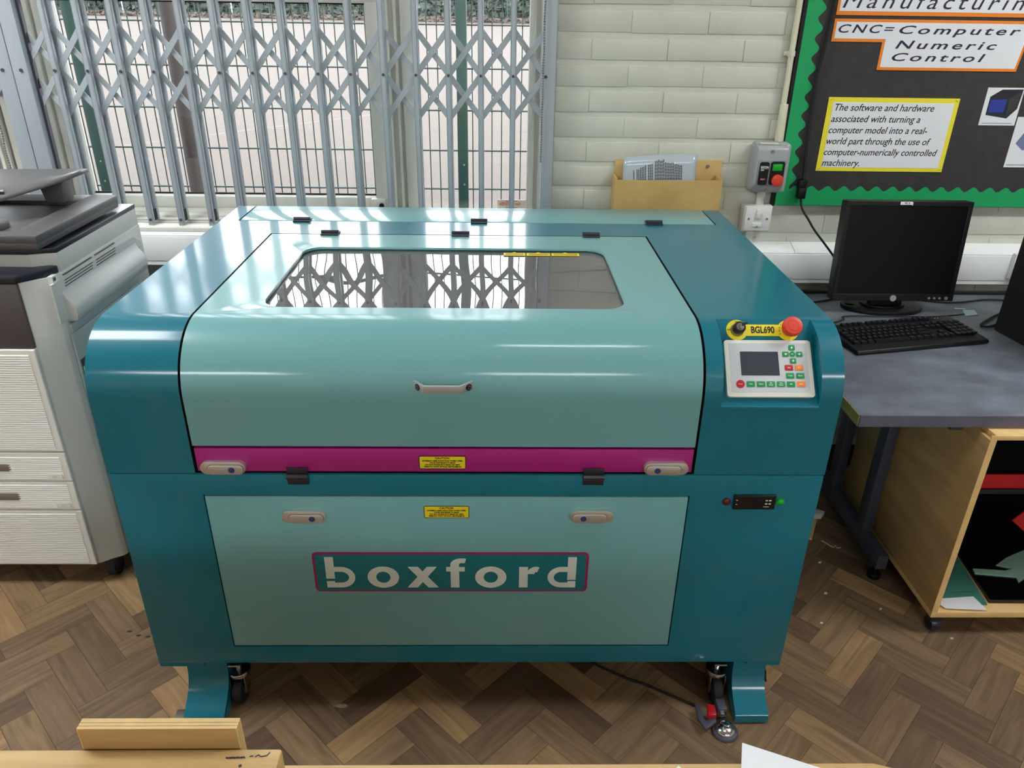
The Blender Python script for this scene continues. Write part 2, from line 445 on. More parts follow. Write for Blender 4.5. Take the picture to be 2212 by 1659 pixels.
def brick_wall():
    b = MB()
    # solid wall behind the bricks, below and above the window opening
    b.box((0.172, 2.4515, 0.0), (4.4, 2.66, 2.75))
    b.box((-4.4, 2.45, 0.0), (0.172, 2.63, 0.790), mi=1)
    b.box((-4.4, 2.45, 2.345), (0.172, 2.63, 2.75), mi=1)
    rnd = random.Random(3)
    P = 0.0738
    for r in range(-20, 18):
        z0 = 1.4000 + r * P
        if z0 < 0 or z0 > 2.66: continue
        ofs = 0.3865 + (0.1127 if r % 2 else 0.0)
        for k in range(-2, 18):
            x0 = ofs + k * 0.2255 + 0.0012; x1 = x0 + 0.2255 - 0.0024
            x0 = max(x0, 0.172); x1 = min(x1, 3.6)
            if x1 - x0 < 0.02: continue
            j = rnd.uniform(-0.0008, 0.0008)
            e = [rnd.uniform(-0.0015, 0.0015) for _ in range(4)]
            b.box((x0 + e[0] * 0.3, 2.4490 + j, z0 + 0.001 + e[1]), (x1 + e[2] * 0.3, 2.47, z0 + P - 0.014 + e[3]), bev=0.0022)
    o = b.build('wall_back', [M['wallp'], M['plain']], origin=(0, 2.55, 0)); struct(o)
brick_wall()
for nm, a, c in (('wall_left', (-4.55, -5.0, 0), (-4.4, 2.66, 2.75)), ('wall_right', (4.4, -5.0, 0), (4.55, 2.66, 2.75)), ('wall_front', (-4.55, -5.1, 0), (4.55, -4.9, 2.75))):
    struct(MB().box(a, c).build(nm, M['room']))
struct(MB().box((-4.55, -5.1, 2.75), (4.55, 2.66, 2.85)).build('ceiling', M['ceil']))

def lamp(x, y, lx, ly, label):
    t = thing('ceiling_light', label, 'ceiling light', (x, y, 2.75), group='ceiling lights')
    MB().box((x - lx / 2, y - ly / 2, 2.70), (x + lx / 2, y + ly / 2, 2.75), bev=0.004).build('housing', M['white'], t)
    MB().box((x - lx / 2 + 0.02, y - ly / 2 + 0.02, 2.692), (x + lx / 2 - 0.02, y + ly / 2 - 0.02, 2.6995)).build('diffuser', M['diff'], t)
for L in LAMPS: lamp(*L, 'flat white ceiling light panel on the ceiling')

# ------------------------------------------------------------------ window frames and panes
FY0, FY1 = 2.555, 2.606
def pane(name, x0, x1, z0, z1, par):
    MB().box((x0, 2.594, z0), (x1, 2.600, z1)).build(name, M['glass'], par, smooth=0)
def win(name, x0, x1, z0, z1, transom, sash, loc):
    w = bpy.data.objects.new(name, None); COL.objects.link(w); w.location = loc; OFF[name] = Vector(loc); struct(w)
    f = MB()
    if sash:   # opening light with its own sash frame
        f.box((x0 - 0.05, FY0, z0 - 0.042), (x1 + 0.05, FY1, z0), bev=0.006)
        f.box((x0 - 0.05, FY0, transom - 0.0), (x1 + 0.05, FY1, transom + 0.05), bev=0.006)
        f.box((x0 - 0.05, FY0, z0 - 0.004), (x0, FY1, transom + 0.004), bev=0.004); f.box((x1, FY0, z0 - 0.004), (x1 + 0.05, FY1, transom + 0.004), bev=0.004)
        f.box((x0 - 0.05, FY0 + 0.01, transom + 0.045), (x1 + 0.05, FY1, transom + 0.085), bev=0.004)
        f.box((x0 - 0.05, FY0 + 0.01, transom + 0.08), (x0, FY1, z1 + 0.05), bev=0.004); f.box((x1, FY0 + 0.01, transom + 0.08), (x1 + 0.05, FY1, z1 + 0.05), bev=0.004)
        f.box((x0 - 0.05, FY0 + 0.01, z1), (x1 + 0.05, FY1, z1 + 0.05), bev=0.004)
        pane('window_pane', x0 - 0.004, x1 + 0.004, z0 - 0.004, transom + 0.004, w); pane('window_pane', x0 - 0.004, x1 + 0.004, transom + 0.08, z1 + 0.004, w)
        g = MB()   # dark rubber gasket round the opening pane
        for a, c in (((x0, 2.588, z0), (x1, 2.593, z0 + 0.005)), ((x1 - 0.004, 2.588, z0), (x1, 2.593, transom)), ((x0, 2.588, transom - 0.004), (x1, 2.593, transom))): g.box(a, c)
        g.build('gasket', M['black2'], w)
    else:
        f.box((x0 - 0.04, FY0, z0 - 0.04), (x1 + 0.04, FY1, z0), bev=0.005); f.box((x0 - 0.04, FY0, z1), (x1 + 0.04, FY1, z1 + 0.05), bev=0.005)
        f.box((x0 - 0.035, FY0, z0 - 0.004), (x0, FY1, z1 + 0.004), bev=0.005); f.box((x1, FY0, z0 - 0.004), (x1 + 0.045, FY1, z1 + 0.004), bev=0.005)
        f.box((x1 + 0.012, FY0 - 0.012, z0 - 0.004), (x1 + 0.02, FY0 + 0.002, z1)); f.box((x1 + 0.034, FY0 - 0.02, z0 - 0.004), (x1 + 0.045, FY0 + 0.002, z1), bev=0.002)
        pane('window_pane', x0 - 0.004, x1 + 0.004, z0 - 0.004, z1 + 0.004, w)
    f.build('window_frame', M['frame'] if not sash else M['frame'], w)
    return w
win('window_1', -3.2, -1.61, 0.885, 2.30, 1.47, False, (-2.4, 2.6, 0.85))
w2 = win('window_2', -1.345, -0.405, 0.888, 2.30, 1.467, True, (-0.87, 2.6, 0.85))
win('window_3', -0.266, 0.094, 0.828, 2.30, 1.47, False, (-0.08, 2.6, 0.79))
# small latch at the foot of the opening light
lt = MB(); lt.box((-0.42, 2.53, 0.855), (-0.372, 2.556, 0.888), bev=0.003); lt.cyl((-0.385, 2.531, 0.868), (-0.385, 2.522, 0.868), 0.008, mi=1)
lt.build('window_latch', [M['frame'], M['black']], w2)
# mullions between the lights, cream paint
def mullion(n, x0, x1):
    m = MB(); m.box((x0, 2.57, 0.83), (x1, 2.612, 2.36), bev=0.004); m.box((x0 + 0.012, 2.545, 0.83), ((x0 + x1) / 2 - 0.006, 2.572, 2.36), bev=0.005)
    m.box(((x0 + x1) / 2 + 0.008, 2.552, 0.83), (x1 - 0.01, 2.572, 2.36), bev=0.004)
    struct(m.build(n, M['frame']))
mullion('trim_1', -1.57, -1.395)
mullion('trim_2', -0.357, -0.300)
s = MB(); s.box((0.137, 2.545, 0.79), (0.172, 2.62, 2.36), bev=0.003); struct(s.build('trim_3', M['frame']))
s = MB(); s.box((-3.25, 2.55, 0.789), (-0.30, 2.612, 0.846), bev=0.003); struct(s.build('trim_4', M['frame']))
# stepped sill boards
s = MB()
s.prism([(2.40, 0.812), (2.40, 0.822), (2.405, 0.826), (2.442, 0.828), (2.442, 0.832), (2.49, 0.835), (2.49, 0.840), (2.515, 0.842), (2.515, 0.847), (2.55, 0.85), (2.553, 0.85), (2.553, 0.79), (2.449, 0.79), (2.449, 0.812)], 'x', -3.25, 0.171, bev=0.0)
struct(s.build('trim_5', M['frame']))
st = MB(); st.box((-0.003, 2.588, 0.842), (0.0935, 2.5925, 0.877))
for word, x in (('Sec', 0.066), ('Grille', 0.020)):
    st.text(word, 0.014, frameT((x, 2.5872, 0.864), (-1, 0, 0), (0, 0, 1)) , mi=1, bold=0.0006)
for z in (0.873, 0.852): st.text('Please keep closed', 0.005, frameT((0.045, 2.5872, z), (-1, 0, 0), (0, 0, 1)), mi=2)
tag(st.build('window_sticker', [M['sticker'], M['stickerred'], M['ink']], smooth=0), 'small clear sticker with reversed red print at the foot of the narrow window pane', 'sticker')

# ------------------------------------------------------------------ folding security gate
GX0, GP = -1.2914, 0.09528
ZR, ZH = 1.281, 0.1225
GZ0, GZ1 = 0.829, 2.30
def channel(b, x, y, w, d, z0, z1, open_side=1, mi=0):
    # U channel, web to the room (open_side 1: opens towards the window)
    t = 0.003
    if open_side > 0: b.box((x - w / 2, y, z0), (x + w / 2, y + t, z1), bev=0.0012, mi=mi)
    else: b.box((x - w / 2, y + d - t, z0), (x + w / 2, y + d, z1), bev=0.0012, mi=mi)
    b.box((x - w / 2, y, z0), (x - w / 2 + t, y + d, z1), bev=0.001, mi=mi); b.box((x + w / 2 - t, y, z0), (x + w / 2, y + d, z1), bev=0.001, mi=mi)
gate = thing('security_gate', 'grey folding lattice security gate in front of the window', 'security gate', (-0.6, 2.43, 0.82))
def upright(x):
    b = MB(); channel(b, x, 2.412, 0.0168, 0.013, GZ0 - 0.003, GZ1); o = b.build('upright_bar', M['gate'], gate)
    for z in (ZR, 0.845): r = MB(); r.cyl((x, 2.4125, z), (x, 2.409, z), 0.0042, mi=0, seg=12); r.build('rivet', M['rivet'], o)
    b = MB(); channel(b, x, 2.450, 0.0168, 0.013, 0.836, GZ1, -1); b.build('rear_bar', M['gate'], gate)
    b = MB(); b.box((x + 0.003, 2.426, 0.838), (x + 0.007, 2.449, 0.872)); b.build('guide_tongue', M['black'], gate)
for i in range(15): upright(GX0 + i * GP)
xs = [-1.3853] + [GX0 + i * GP for i in range(15)] + [0.1378]
def strip(xa, za, xb, zb, y):
    d = Vector((xb - xa, 0, zb - za)); L = d.length; a = math.atan2(d.z, d.x)
    T = Matrix.Translation(((xa + xb) / 2, y, (za + zb) / 2)) @ Matrix.Rotation(-a, 4, 'Y')
    b = MB(); b.box((-L / 2, -0.0013, -0.0083), (L / 2, 0.0013, 0.0083), bev=0.0008, T=T, seg=1); return b
for k in range(len(xs) - 2):
    strip(xs[k], ZR + ZH, xs[k + 2], ZR - ZH, 2.4415).build('lattice_strip', M['gate'], gate)
    strip(xs[k], ZR - ZH, xs[k + 2], ZR + ZH, 2.4345).build('lattice_strip', M['gate'], gate)
for k, s1 in ((0, 1), (len(xs) - 2, 1)):
    for zz in (ZH, -ZH):
        a, c = (xs[0], xs[1]) if k == 0 else (xs[-2], xs[-1])
        if k == 0: strip(a, ZR, c, ZR + zz, 2.4415 if zz < 0 else 2.4345).build('lattice_strip', M['gate'], gate)
        else: strip(a, ZR + zz, c, ZR, 2.4415 if zz > 0 else 2.4345).build('lattice_strip', M['gate'], gate)
b = MB(); b.box((0.127, 2.408, 0.826), (0.1665, 2.447, GZ1), bev=0.002); b.build('end_post', M['gate'], gate)
b = MB(); b.cyl((0.1378, 2.4085, ZR), (0.1378, 2.405, ZR), 0.005, seg=12); b.build('rivet', M['rivet'], gate)
b = MB(); b.box((-1.4105, 2.408, 0.826), (-1.3665, 2.447, GZ1), bev=0.002); b.box((-1.3670, 2.430, 0.83), (-1.3590, 2.445, GZ1), mi=1); o = b.build('meeting_post', [M['gate'], M['frame_steel']], gate)
b = MB(); b.cyl((-1.3853, 2.4085, ZR), (-1.3853, 2.405, ZR), 0.005, seg=12); b.build('rivet', M['rivet'], o)
def tracks(x0, x1, g):
    b = MB(); b.box((x0, 2.448, 0.8275), (x1, 2.452, 0.8375)); b.box((x0, 2.440, 0.8275), (x1, 2.464, 0.8305)); b.build('floor_track', M['alu'], g)
    b = MB(); b.box((x0, 2.405, GZ1), (x1 + 0.039, 2.47, GZ1 + 0.035), bev=0.002); b.build('head_track', M['gate'], g)
tracks(-1.41, 0.127, gate)
gate2 = thing('security_gate', 'second folding lattice gate beyond the meeting post, seen above the copier', 'security gate', (-1.6, 2.43, 0.82))
tracks(-2.6, -1.452, gate2)
b = MB(); b.box((-1.457, 2.408, 0.826), (-1.4125, 2.447, GZ1), bev=0.002); o = b.build('meeting_post', M['gate'], gate2)
b = MB(); b.cyl((-1.4384, 2.4085, ZR), (-1.4384, 2.405, ZR), 0.005, seg=12); b.build('rivet', M['rivet'], o)
xs2 = [-1.4384 - GP * i for i in range(5)]
for x in xs2[1:]:
    b = MB(); channel(b, x, 2.412, 0.0168, 0.013, GZ0 - 0.003, GZ1); b.build('upright_bar', M['gate'], gate2)
for k in range(3):
    strip(xs2[k + 2], ZR + ZH, xs2[k], ZR - ZH, 2.4415).build('lattice_strip', M['gate'], gate2)
    strip(xs2[k + 2], ZR - ZH, xs2[k], ZR + ZH, 2.4345).build('lattice_strip', M['gate'], gate2)
strip(xs2[1], ZR + ZH, xs2[0], ZR, 2.4415).build('lattice_strip', M['gate'], gate2); strip(xs2[1], ZR - ZH, xs2[0], ZR, 2.4345).build('lattice_strip', M['gate'], gate2)

# blind chains
def chain(x0, z0, z1, wob, label, cord=None):
    t = thing('blind_chain', label, 'blind chain', (x0, 2.40, z1))
    b = MB(); n = int((z0 - z1) / 0.0072)
    for i in range(n):
        z = z0 - i * 0.0072; b.ball((x0 + wob * math.sin(i * 0.35), 2.40 + 0.001 * math.cos(i * 0.5), z), 0.0033, u=7, v=5)
    b.build('beads', M['steel'], t)
    b = MB(); b.tube([(x0, 2.402, z0), (x0, 2.4025, (z0 + z1) / 2), (x0, 2.402, cord if cord else z1)], 0.0009, seg=5); b.build('cord', M['white'], t)
chain(0.130, 2.30, 1.028, 0.0006, 'metal bead chain hanging against the gate end post by the brick wall', 0.84)
chain(-1.488, 2.30, 0.93, 0.002, 'metal bead chain hanging at the window behind the copier', 0.90)

# ------------------------------------------------------------------ outside
yard = struct(MB().box((-70, 2.70, 0.10), (60, 75, 0.28)).build('floor_outside', M['tarmac'], smooth=0))
# court lines
ln = MB()
for pts in (((-14, 22), (10, 21.4)), ((-20, 33), (14, 32)), ((-9, 15), (-2.2, 33)), ((1.5, 13), (1.5, 40)), ((-4, 6.3), (-1.2, 9.6))):
    (x0, y0), (x1, y1) = pts; d = Vector((x1 - x0, y1 - y0, 0)).normalized(); nn = Vector((-d.y, d.x, 0)) * 0.04
    p = [Vector((x0, y0, 0.2808)) + nn, Vector((x0, y0, 0.2808)) - nn, Vector((x1, y1, 0.2808)) - nn, Vector((x1, y1, 0.2808)) + nn]
    ln.quad(p)
ln.build('court_lines', M['line'], yard, smooth=0)

fn = thing('mesh_fence', 'green welded mesh fence just outside the window', 'mesh fence', (-1.1, 4.1, 0.28))
def fpost(x):
    b = MB(); b.box((x - 0.026, 4.03, 0.28), (x + 0.026, 4.085, 2.7), bev=0.003)
    for z in (0.62, 0.72): b.cyl((x + 0.006, 4.031, z), (x + 0.006, 4.024, z), 0.005, mi=1, seg=10)
    b.build('fence_post', [M['fencepost'], M['steel']], fn)
for x in (-3.895, -2.037, -0.182, 1.675): fpost(x)
def mesh_panel(x0, x1):
    b = MB()
    z = 0.385
    while z < 2.7:
        for y in (4.094, 4.106): b.cyl((x0, y, z), (x1, y, z), 0.0045, seg=6)
        z += 0.1975
    n = int((x1 - x0) / 0.0495); 
    for i in range(n + 1):
        x = x0 + i * 0.0495; b.cyl((x, 4.10, 0.33), (x, 4.10, 2.7), 0.0031, seg=6)
    b.build('mesh_panel', M['fence'], fn)
for a, c in ((-5.75, -3.895), (-3.895, -2.037), (-2.037, -0.182), (-0.182, 1.675)): mesh_panel(a, c)
b = MB(); b.cyl((-1.537, 3.96, 0.28), (-1.537, 3.96, 2.9), 0.036, seg=16)
tag(b.build('steel_column', M['rust']), 'rusty brown steel column standing by the mesh fence outside', 'column')

ff = thing('boundary_fence', 'far green mesh fence along the edge of the playground', 'mesh fence', (-10, 53, 0.28))
for i in range(-16, 8):
    x = -2.0 + i * 2.5; y = 53 - 0.19 * (x + 10)
    b = MB(); b.box((x - 0.035, y - 0.03, 0.28), (x + 0.035, y + 0.03, 2.7)); b.build('fence_post', M['fencepost'] if i % 3 else M['gate'], ff)
b = MB()
for i in range(12):
    z = 0.38 + i * 0.2; b.cyl((-42, 53 - 0.19 * (-32) - 0.04, z), (18, 53 - 0.19 * 28 - 0.04, z), 0.012, seg=5)
for i in range(300):
    x = -42 + i * 0.2; y = 53 - 0.19 * (x + 10) - 0.03; b.cyl((x, y, 0.3), (x, y, 2.7), 0.008, seg=4)
b.build('mesh_panel', M['fence'], ff)
def leaf_mass(name, x0, x1, dy, h, seed, mk, label, cat, n, size):
    rnd = random.Random(seed); b = MB(); t = bmesh.new()
    for i in range(n):
        x = rnd.uniform(x0, x1); y = 53 - 0.19 * (x + 10) + dy + rnd.uniform(0, 1.4); z = 0.28 + rnd.uniform(0, 1) ** 0.8 * h * (0.8 + 0.2 * math.sin(x * 0.9 + seed))
        d = Vector((rnd.uniform(-1, 1), rnd.uniform(-1, 0.2), rnd.uniform(-0.4, 1))).normalized(); a = d.orthogonal().normalized() * rnd.uniform(0.5, 1) * size; c = d.cross(a).normalized() * rnd.uniform(0.4, 0.8) * size
        p = Vector((x, y, z)); t.faces.new([t.verts.new(q) for q in (p - a, p - c, p + a, p + c)])
    b._take(t, 0)
    y0 = 53 - 0.19 * (x0 + 10) + dy + 1.0; y1 = 53 - 0.19 * (x1 + 10) + dy + 1.0
    b.prism([(x0, y0), (x1, y1), (x1, y1 + 0.3), (x0, y0 + 0.3)], 'z', 0.28, 0.28 + h * 0.85)
    tag(b.build(name, mk, smooth=0), label, cat)
leaf_mass('hedge', -34, 14, 1.0, 3.5, 1, M['hedge'], 'long green hedge growing behind the far playground fence', 'hedge', 18000, 0.29)
rnd = random.Random(5); t = bmesh.new()
for i in range(4000):
    x = rnd.uniform(-40, 16); y = 53 - 0.19 * (x + 10) - abs(rnd.gauss(0, 0.9)); p = Vector((x, y, 0.30 + rnd.uniform(0, 0.25)))
    a = Vector((rnd.uniform(-1, 1), rnd.uniform(-1, 1), rnd.uniform(-.3, .3))).normalized() * rnd.uniform(0.08, 0.2); c = a.cross(Vector((rnd.uniform(-.5, .5), rnd.uniform(-1, 0), 1)).normalized()) * 0.6
    t.faces.new([t.verts.new(q) for q in (p - a, p - c, p + a, p + c)])
b = MB(); b._take(t, 0); tag(b.build('leaf_litter', M['litter'], smooth=0), 'strip of brown leaf litter along the foot of the far fence', 'leaf litter', kind='stuff')
b = MB(); b.box((-60, 68.0, 0.28), (-26, 68.7, 6.0)); tag(b.build('concrete_wall', M['shed']), 'pale concrete wall beyond the far end of the playground', 'wall')

# ------------------------------------------------------------------ laser cutter
X0, X1, YF, YB, ZT, ZS, ZB = -0.7556, 0.6489, 1.259, 2.232, 0.935, 0.6495, 0.142
RC = 0.125
def arc(off=0.0, n=32):
    # front curve of the housing from the top (y = YF+RC) down to the front face
    out = []
    for k in range(n + 1):
        t = math.radians(90 + 90.0 * k / n)
        out.append((YF + RC + (RC - off) * math.cos(t), ZT - RC + (RC - off) * math.sin(t)))
    return out
lc = thing('laser_cutter', 'large teal laser cutter with pale aqua lid and doors and a magenta stripe', 'laser cutter', ((X0 + X1) / 2, 1.75, 0.0))
# lower cabinet with door opening and bottom flanges
b = MB(); b.box((X0, YF, ZB), (X1, YB, ZS - 0.0015), bev=0.003)
body = b.build('lower_cabinet', [M['teal'], M['interior']], lc)
c = MB(); c.box((-0.5805, YF - 0.05, 0.1935), (0.3865, YF + 0.02, 0.5985), mi=0); boolcut(body, [c])
b = MB(); b.box((X0 + 0.002, YF + 0.001, 0.132), (X0 + 0.10, YF + 0.03, ZB + 0.001)); b.box((0.572, YF + 0.001, 0.132), (X1 - 0.001, YF + 0.03, ZB + 0.001)); b.box((-0.72, 1.30, 0.120), (0.61, 2.2, ZB + 0.001), mi=1)
b.build('bottom_flange', [M['teal'], M['black']], lc)
# upper housing, extruded profile with curved front
b = MB(); prof = [(YB, ZS), (YB, ZT)] + arc() + [(YF, ZS)]
b.prism(prof, 'x', X0, X1)
up = b.build('upper_housing', [M['teal'], M['interior']], lc)
lidcut = MB(); lidcut.prism([(1.9455, 1.0), (1.9455, ZT - 0.018)] + arc(0.018) + [(YF + 0.018, 0.6505), (1.1, 0.6505), (1.1, 1.0)], 'x', -0.5868, 0.3885, mi=1)
rear = MB(); rear.box((-0.7085, 2.069, ZT - 0.008), (0.6025, 2.30, 1.0), mi=0)
pan = MB(); pan.prism([(1.372, 0.9345), (1.372, 1.05), (1.1, 1.05), (1.1, 0.8045), (1.2588, 0.8045)], 'x', 0.4215, 0.6065, mi=0)
boolcut(up, [lidcut, rear, pan])
wnm = up.modifiers.new('weighted', 'WEIGHTED_NORMAL'); wnm.keep_sharp = True; wnm.weight = 100
# lower lip of the control panel recess
b = MB(); b.prism([(1.2592, 0.8045), (1.2565, 0.8025), (1.2565, 0.798), (1.2592, 0.796)], 'x', 0.4215, 0.6065); b.build('recess_lip', M['teal'], lc)

# lid: pale sheet following the curve, with a rounded window opening
LX0, LX1, LY1 = -0.5822, 0.3835, 1.941
t = bmesh.new()
hx0, hx1, hy0, hy1, hr = -0.4685, 0.2575, 1.418, 1.828, 0.045
inner = rrect(hx0, hx1, hy0, hy1, hr, 8)
ya = YF + RC
corner = [(LX1, LY1), (LX0, LY1), (LX0, ya), (LX1, ya)]
vi = [t.verts.new((p[0], p[1], ZT)) for p in inner]
vo = [t.verts.new((p[0], p[1], ZT)) for p in corner]
n8 = 9
for q in range(4):
    for k in range(8):
        t.faces.new((vi[q * n8 + k], vi[q * n8 + k + 1], vo[q]))
    a = q * n8 + 8; c2 = ((q + 1) % 4) * n8
    t.faces.new((vi[a], vi[c2], vo[(q + 1) % 4], vo[q]))
prev = [vo[2], vo[3]]
for (y, z) in arc()[1:] + [(YF, 0.712)]:
    cur = [t.verts.new((LX0, y, z)), t.verts.new((LX1, y, z))]
    t.faces.new((prev[0], prev[1], cur[1], cur[0])); prev = cur
bmesh.ops.recalc_face_normals(t, faces=t.faces)
if sum(f.normal.z for f in t.faces) < 0: bmesh.ops.reverse_faces(t, faces=t.faces)
b = MB(); b._take(t, 0)
lid = b.build('lid', M['aqua'], lc)
sd = lid.modifiers.new('thickness', 'SOLIDIFY'); sd.thickness = 0.010; sd.offset = -1
lid.data.set_sharp_from_angle(angle=math.radians(40))
wnm = lid.modifiers.new('weighted', 'WEIGHTED_NORMAL'); wnm.keep_sharp = True; wnm.weight = 100
# smoked window, very slightly sagged
t = bmesh.new(); NX, NY = 72, 40
g = []
for j in range(NY + 1):
    for i in range(NX + 1):
        x = hx0 - 0.008 + (hx1 - hx0 + 0.016) * i / NX; y = hy0 - 0.008 + (hy1 - hy0 + 0.016) * j / NY
        u = (x - hx0) / (hx1 - hx0); v = (y - hy0) / (hy1 - hy0)
        s = -0.0013 * math.exp(-((u - 0.16) ** 2 / 0.012 + (v - 0.5) ** 2 / 0.10)) - 0.0005 * math.exp(-((u - 0.5) ** 2 / 0.3 + (v - 0.1) ** 2 / 0.06))
        s += 0.0004 * math.sin(9 * u + 2 * v) * math.sin(5 * v)
        g.append(t.verts.new((x, y, ZT - 0.0085 + s)))
for j in range(NY):
    for i in range(NX): t.faces.new((g[j * (NX + 1) + i], g[j * (NX + 1) + i + 1], g[(j + 1) * (NX + 1) + i + 1], g[(j + 1) * (NX + 1) + i]))
b = MB(); b._take(t, 0); b.build('lid_window', M['acrylic'], lid, smooth=80)
for xa, xb in ((0.014, 0.067), (0.070, 0.1275), (0.131, 0.1985)):
    b = MB(); b.box((xa, 1.793, ZT - 0.0075), (xb, 1.814, ZT - 0.0068)); b.prism([((xa + xb) / 2 - 0.006, 1.8145), ((xa + xb) / 2 + 0.006, 1.8145), ((xa + xb) / 2, 1.822)], 'z', ZT - 0.0075, ZT - 0.0069)
    for k in range(3): b.box((xa + 0.005, 1.797 + k * 0.005, ZT - 0.0068), (xb - 0.005, 1.7985 + k * 0.005, ZT - 0.0066), mi=1)
    b.build('warning_strip', [M['yellow'], M['ink']], lid)
# bow handle on the lid
b = MB()
HZ0, HZ1 = 0.8385, 0.8545
hp = [(-0.1545, YF - 0.0025), (-0.134, YF - 0.025), (-0.067, YF - 0.025), (-0.043, YF - 0.0025)]
hp2 = [(-0.043 - 0.004, YF + 0.002), (-0.0685, YF - 0.020), (-0.1325, YF - 0.020), (-0.1545 + 0.004, YF + 0.002)]
b.prism([(p[0], p[1]) for p in hp + hp2], 'z', HZ0, HZ1, bev=0.0008)
for x, sx in ((-0.1455, -1), (-0.0515, 1)):
    nrm = Vector((sx * 0.72, -0.70, 0)).normalized(); p = Vector((x, YF - 0.0125, 0.8465))
    b.cyl(p - nrm * 0.004, p + nrm * 0.0012, 0.0062, mi=1, seg=18); b.cyl(p, p + nrm * 0.002, 0.0042, mi=2, seg=16); b.cyl(p, p + nrm * 0.0023, 0.002, mi=1, seg=6)
b.build('handle', [M['alu'], M['black'], M['steel']], lid)
# rear access panel
b = MB(); b.box((-0.7035, 2.0725, ZT - 0.0075), (0.5985, 2.2335, ZT + 0.0006), bev=0.0015); b.build('rear_panel', M['aqua'], lc)
# hinges on the top
def hinge(x, y, z, top=True):
    b = MB(); w = 0.0225
    if top:
        b.box((x - w, y + 0.003, z), (x + w, y + 0.022, z + 0.004), bev=0.001); b.box((x - w, y - 0.016, z), (x + w, y - 0.003, z + 0.004), bev=0.001)
        b.cyl((x - w, y, z + 0.005), (x + w, y, z + 0.005), 0.0055, seg=12)
        b.box((x - 0.003, y + 0.006, z + 0.004), (x + 0.003, y + 0.010, z + 0.0052))
    else:
        b.box((x - w + 0.002, y - 0.004, z + 0.003), (x + w - 0.002, y, z + 0.019), bev=0.001); b.box((x - w + 0.002, y - 0.004, z - 0.019), (x + w - 0.002, y, z - 0.003), bev=0.001)
        b.cyl((x - w + 0.002, y - 0.005, z), (x + w - 0.002, y - 0.005, z), 0.0058, seg=12)
    b.build('hinge', M['blackmetal'], lc)
for x in (-0.535, -0.052, 0.430): hinge(x, 2.0735, ZT)
for x in (-0.4335, -0.097, 0.2415): hinge(x, 1.9445, ZT)
for x in (-0.3885, 0.1905): hinge(x, YF - 0.0005, 0.6455, False)
# magenta drop flap and lower door
b = MB(); b.box((-0.5808, YF, 0.6545), (0.3828, YF + 0.012, 0.7065), bev=0.0012); flap = b.build('front_flap', M['magenta'], lc)
b = MB(); b.box((-0.5780, YF - 0.0005, 0.1965), (0.3840, YF + 0.012, 0.5955), bev=0.0012); door = b.build('front_door', M['aqua'], lc)
def latch(x, z, dot, par):
    b = MB(); w, h = 0.0435, 0.0135
    b.prism(rrect(x - w, x + w, z - h, z + h, h - 0.0002, 8), 'y', YF - 0.0095, YF + 0.001, bev=0.003)
    b.prism(rrect(x - w + (0.014 if dot > 0 else 0.004), x + w - (0.004 if dot > 0 else 0.014), z - h + 0.001, z + h - 0.006, 0.0095, 8), 'y', YF - 0.0125, YF - 0.009, bev=0.0015)
    b.prism(rrect(x - w + (0.0128 if dot > 0 else 0.0028), x + w - (0.0028 if dot > 0 else 0.0128), z - h + 0.0004, z + h - 0.0048, 0.0098, 8), 'y', YF - 0.0098, YF - 0.009, mi=2)
    b.cyl((x + dot * 0.0175, YF - 0.0122, z - 0.002), (x + dot * 0.0175, YF - 0.0132, z - 0.002), 0.0062, mi=1, seg=18)
    b.build('latch', [M['latch'], M['bluedot'], M['bronze']], par)
latch(-0.5285, 0.6668, 1, flap); latch(0.3305, 0.6678, -1, flap)
latch(-0.3862, 0.5512, 1, door); latch(0.1925, 0.5530, -1, door)
def caution(x, z, par):
    b = MB(); w, h = 0.0455, 0.0148
    b.prism(rrect(x - w, x + w, z - h, z + h, 0.003, 4), 'y', YF - 0.0009, YF + 0.0002, mi=1)
    b.prism(rrect(x - w + 0.0014, x + w - 0.0014, z - h + 0.0014, z + h - 0.0014, 0.002, 4), 'y', YF - 0.0012, YF - 0.0008)
    b.text('CAUTION', 0.0062, frameT((x, YF - 0.0013, z + 0.0098), (1, 0, 0), (0, 0, 1)), mi=1, bold=0.0002)
    for k, (s, f) in enumerate((('INVISIBLE LASER RADIATION WHEN OPEN', 0.078), ('AVOID EXPOSURE TO BEAM', 0.050), ('DO NOT STARE INTO BEAM OR VIEW', 0.068), ('DIRECTLY WITH OPTICAL INSTRUMENTS', 0.072))):
        b.text(s, 0.0036, frameT((x, YF - 0.0013, z + 0.0038 - k * 0.0045), (1, 0, 0), (0, 0, 1)), mi=1, fit=f, bold=0.0002)
    b.build('caution_label', [M['yellow'], M['ink']], par, smooth=0)
caution(-0.1055, 0.6765, flap); caution(-0.1006, 0.5589, door)
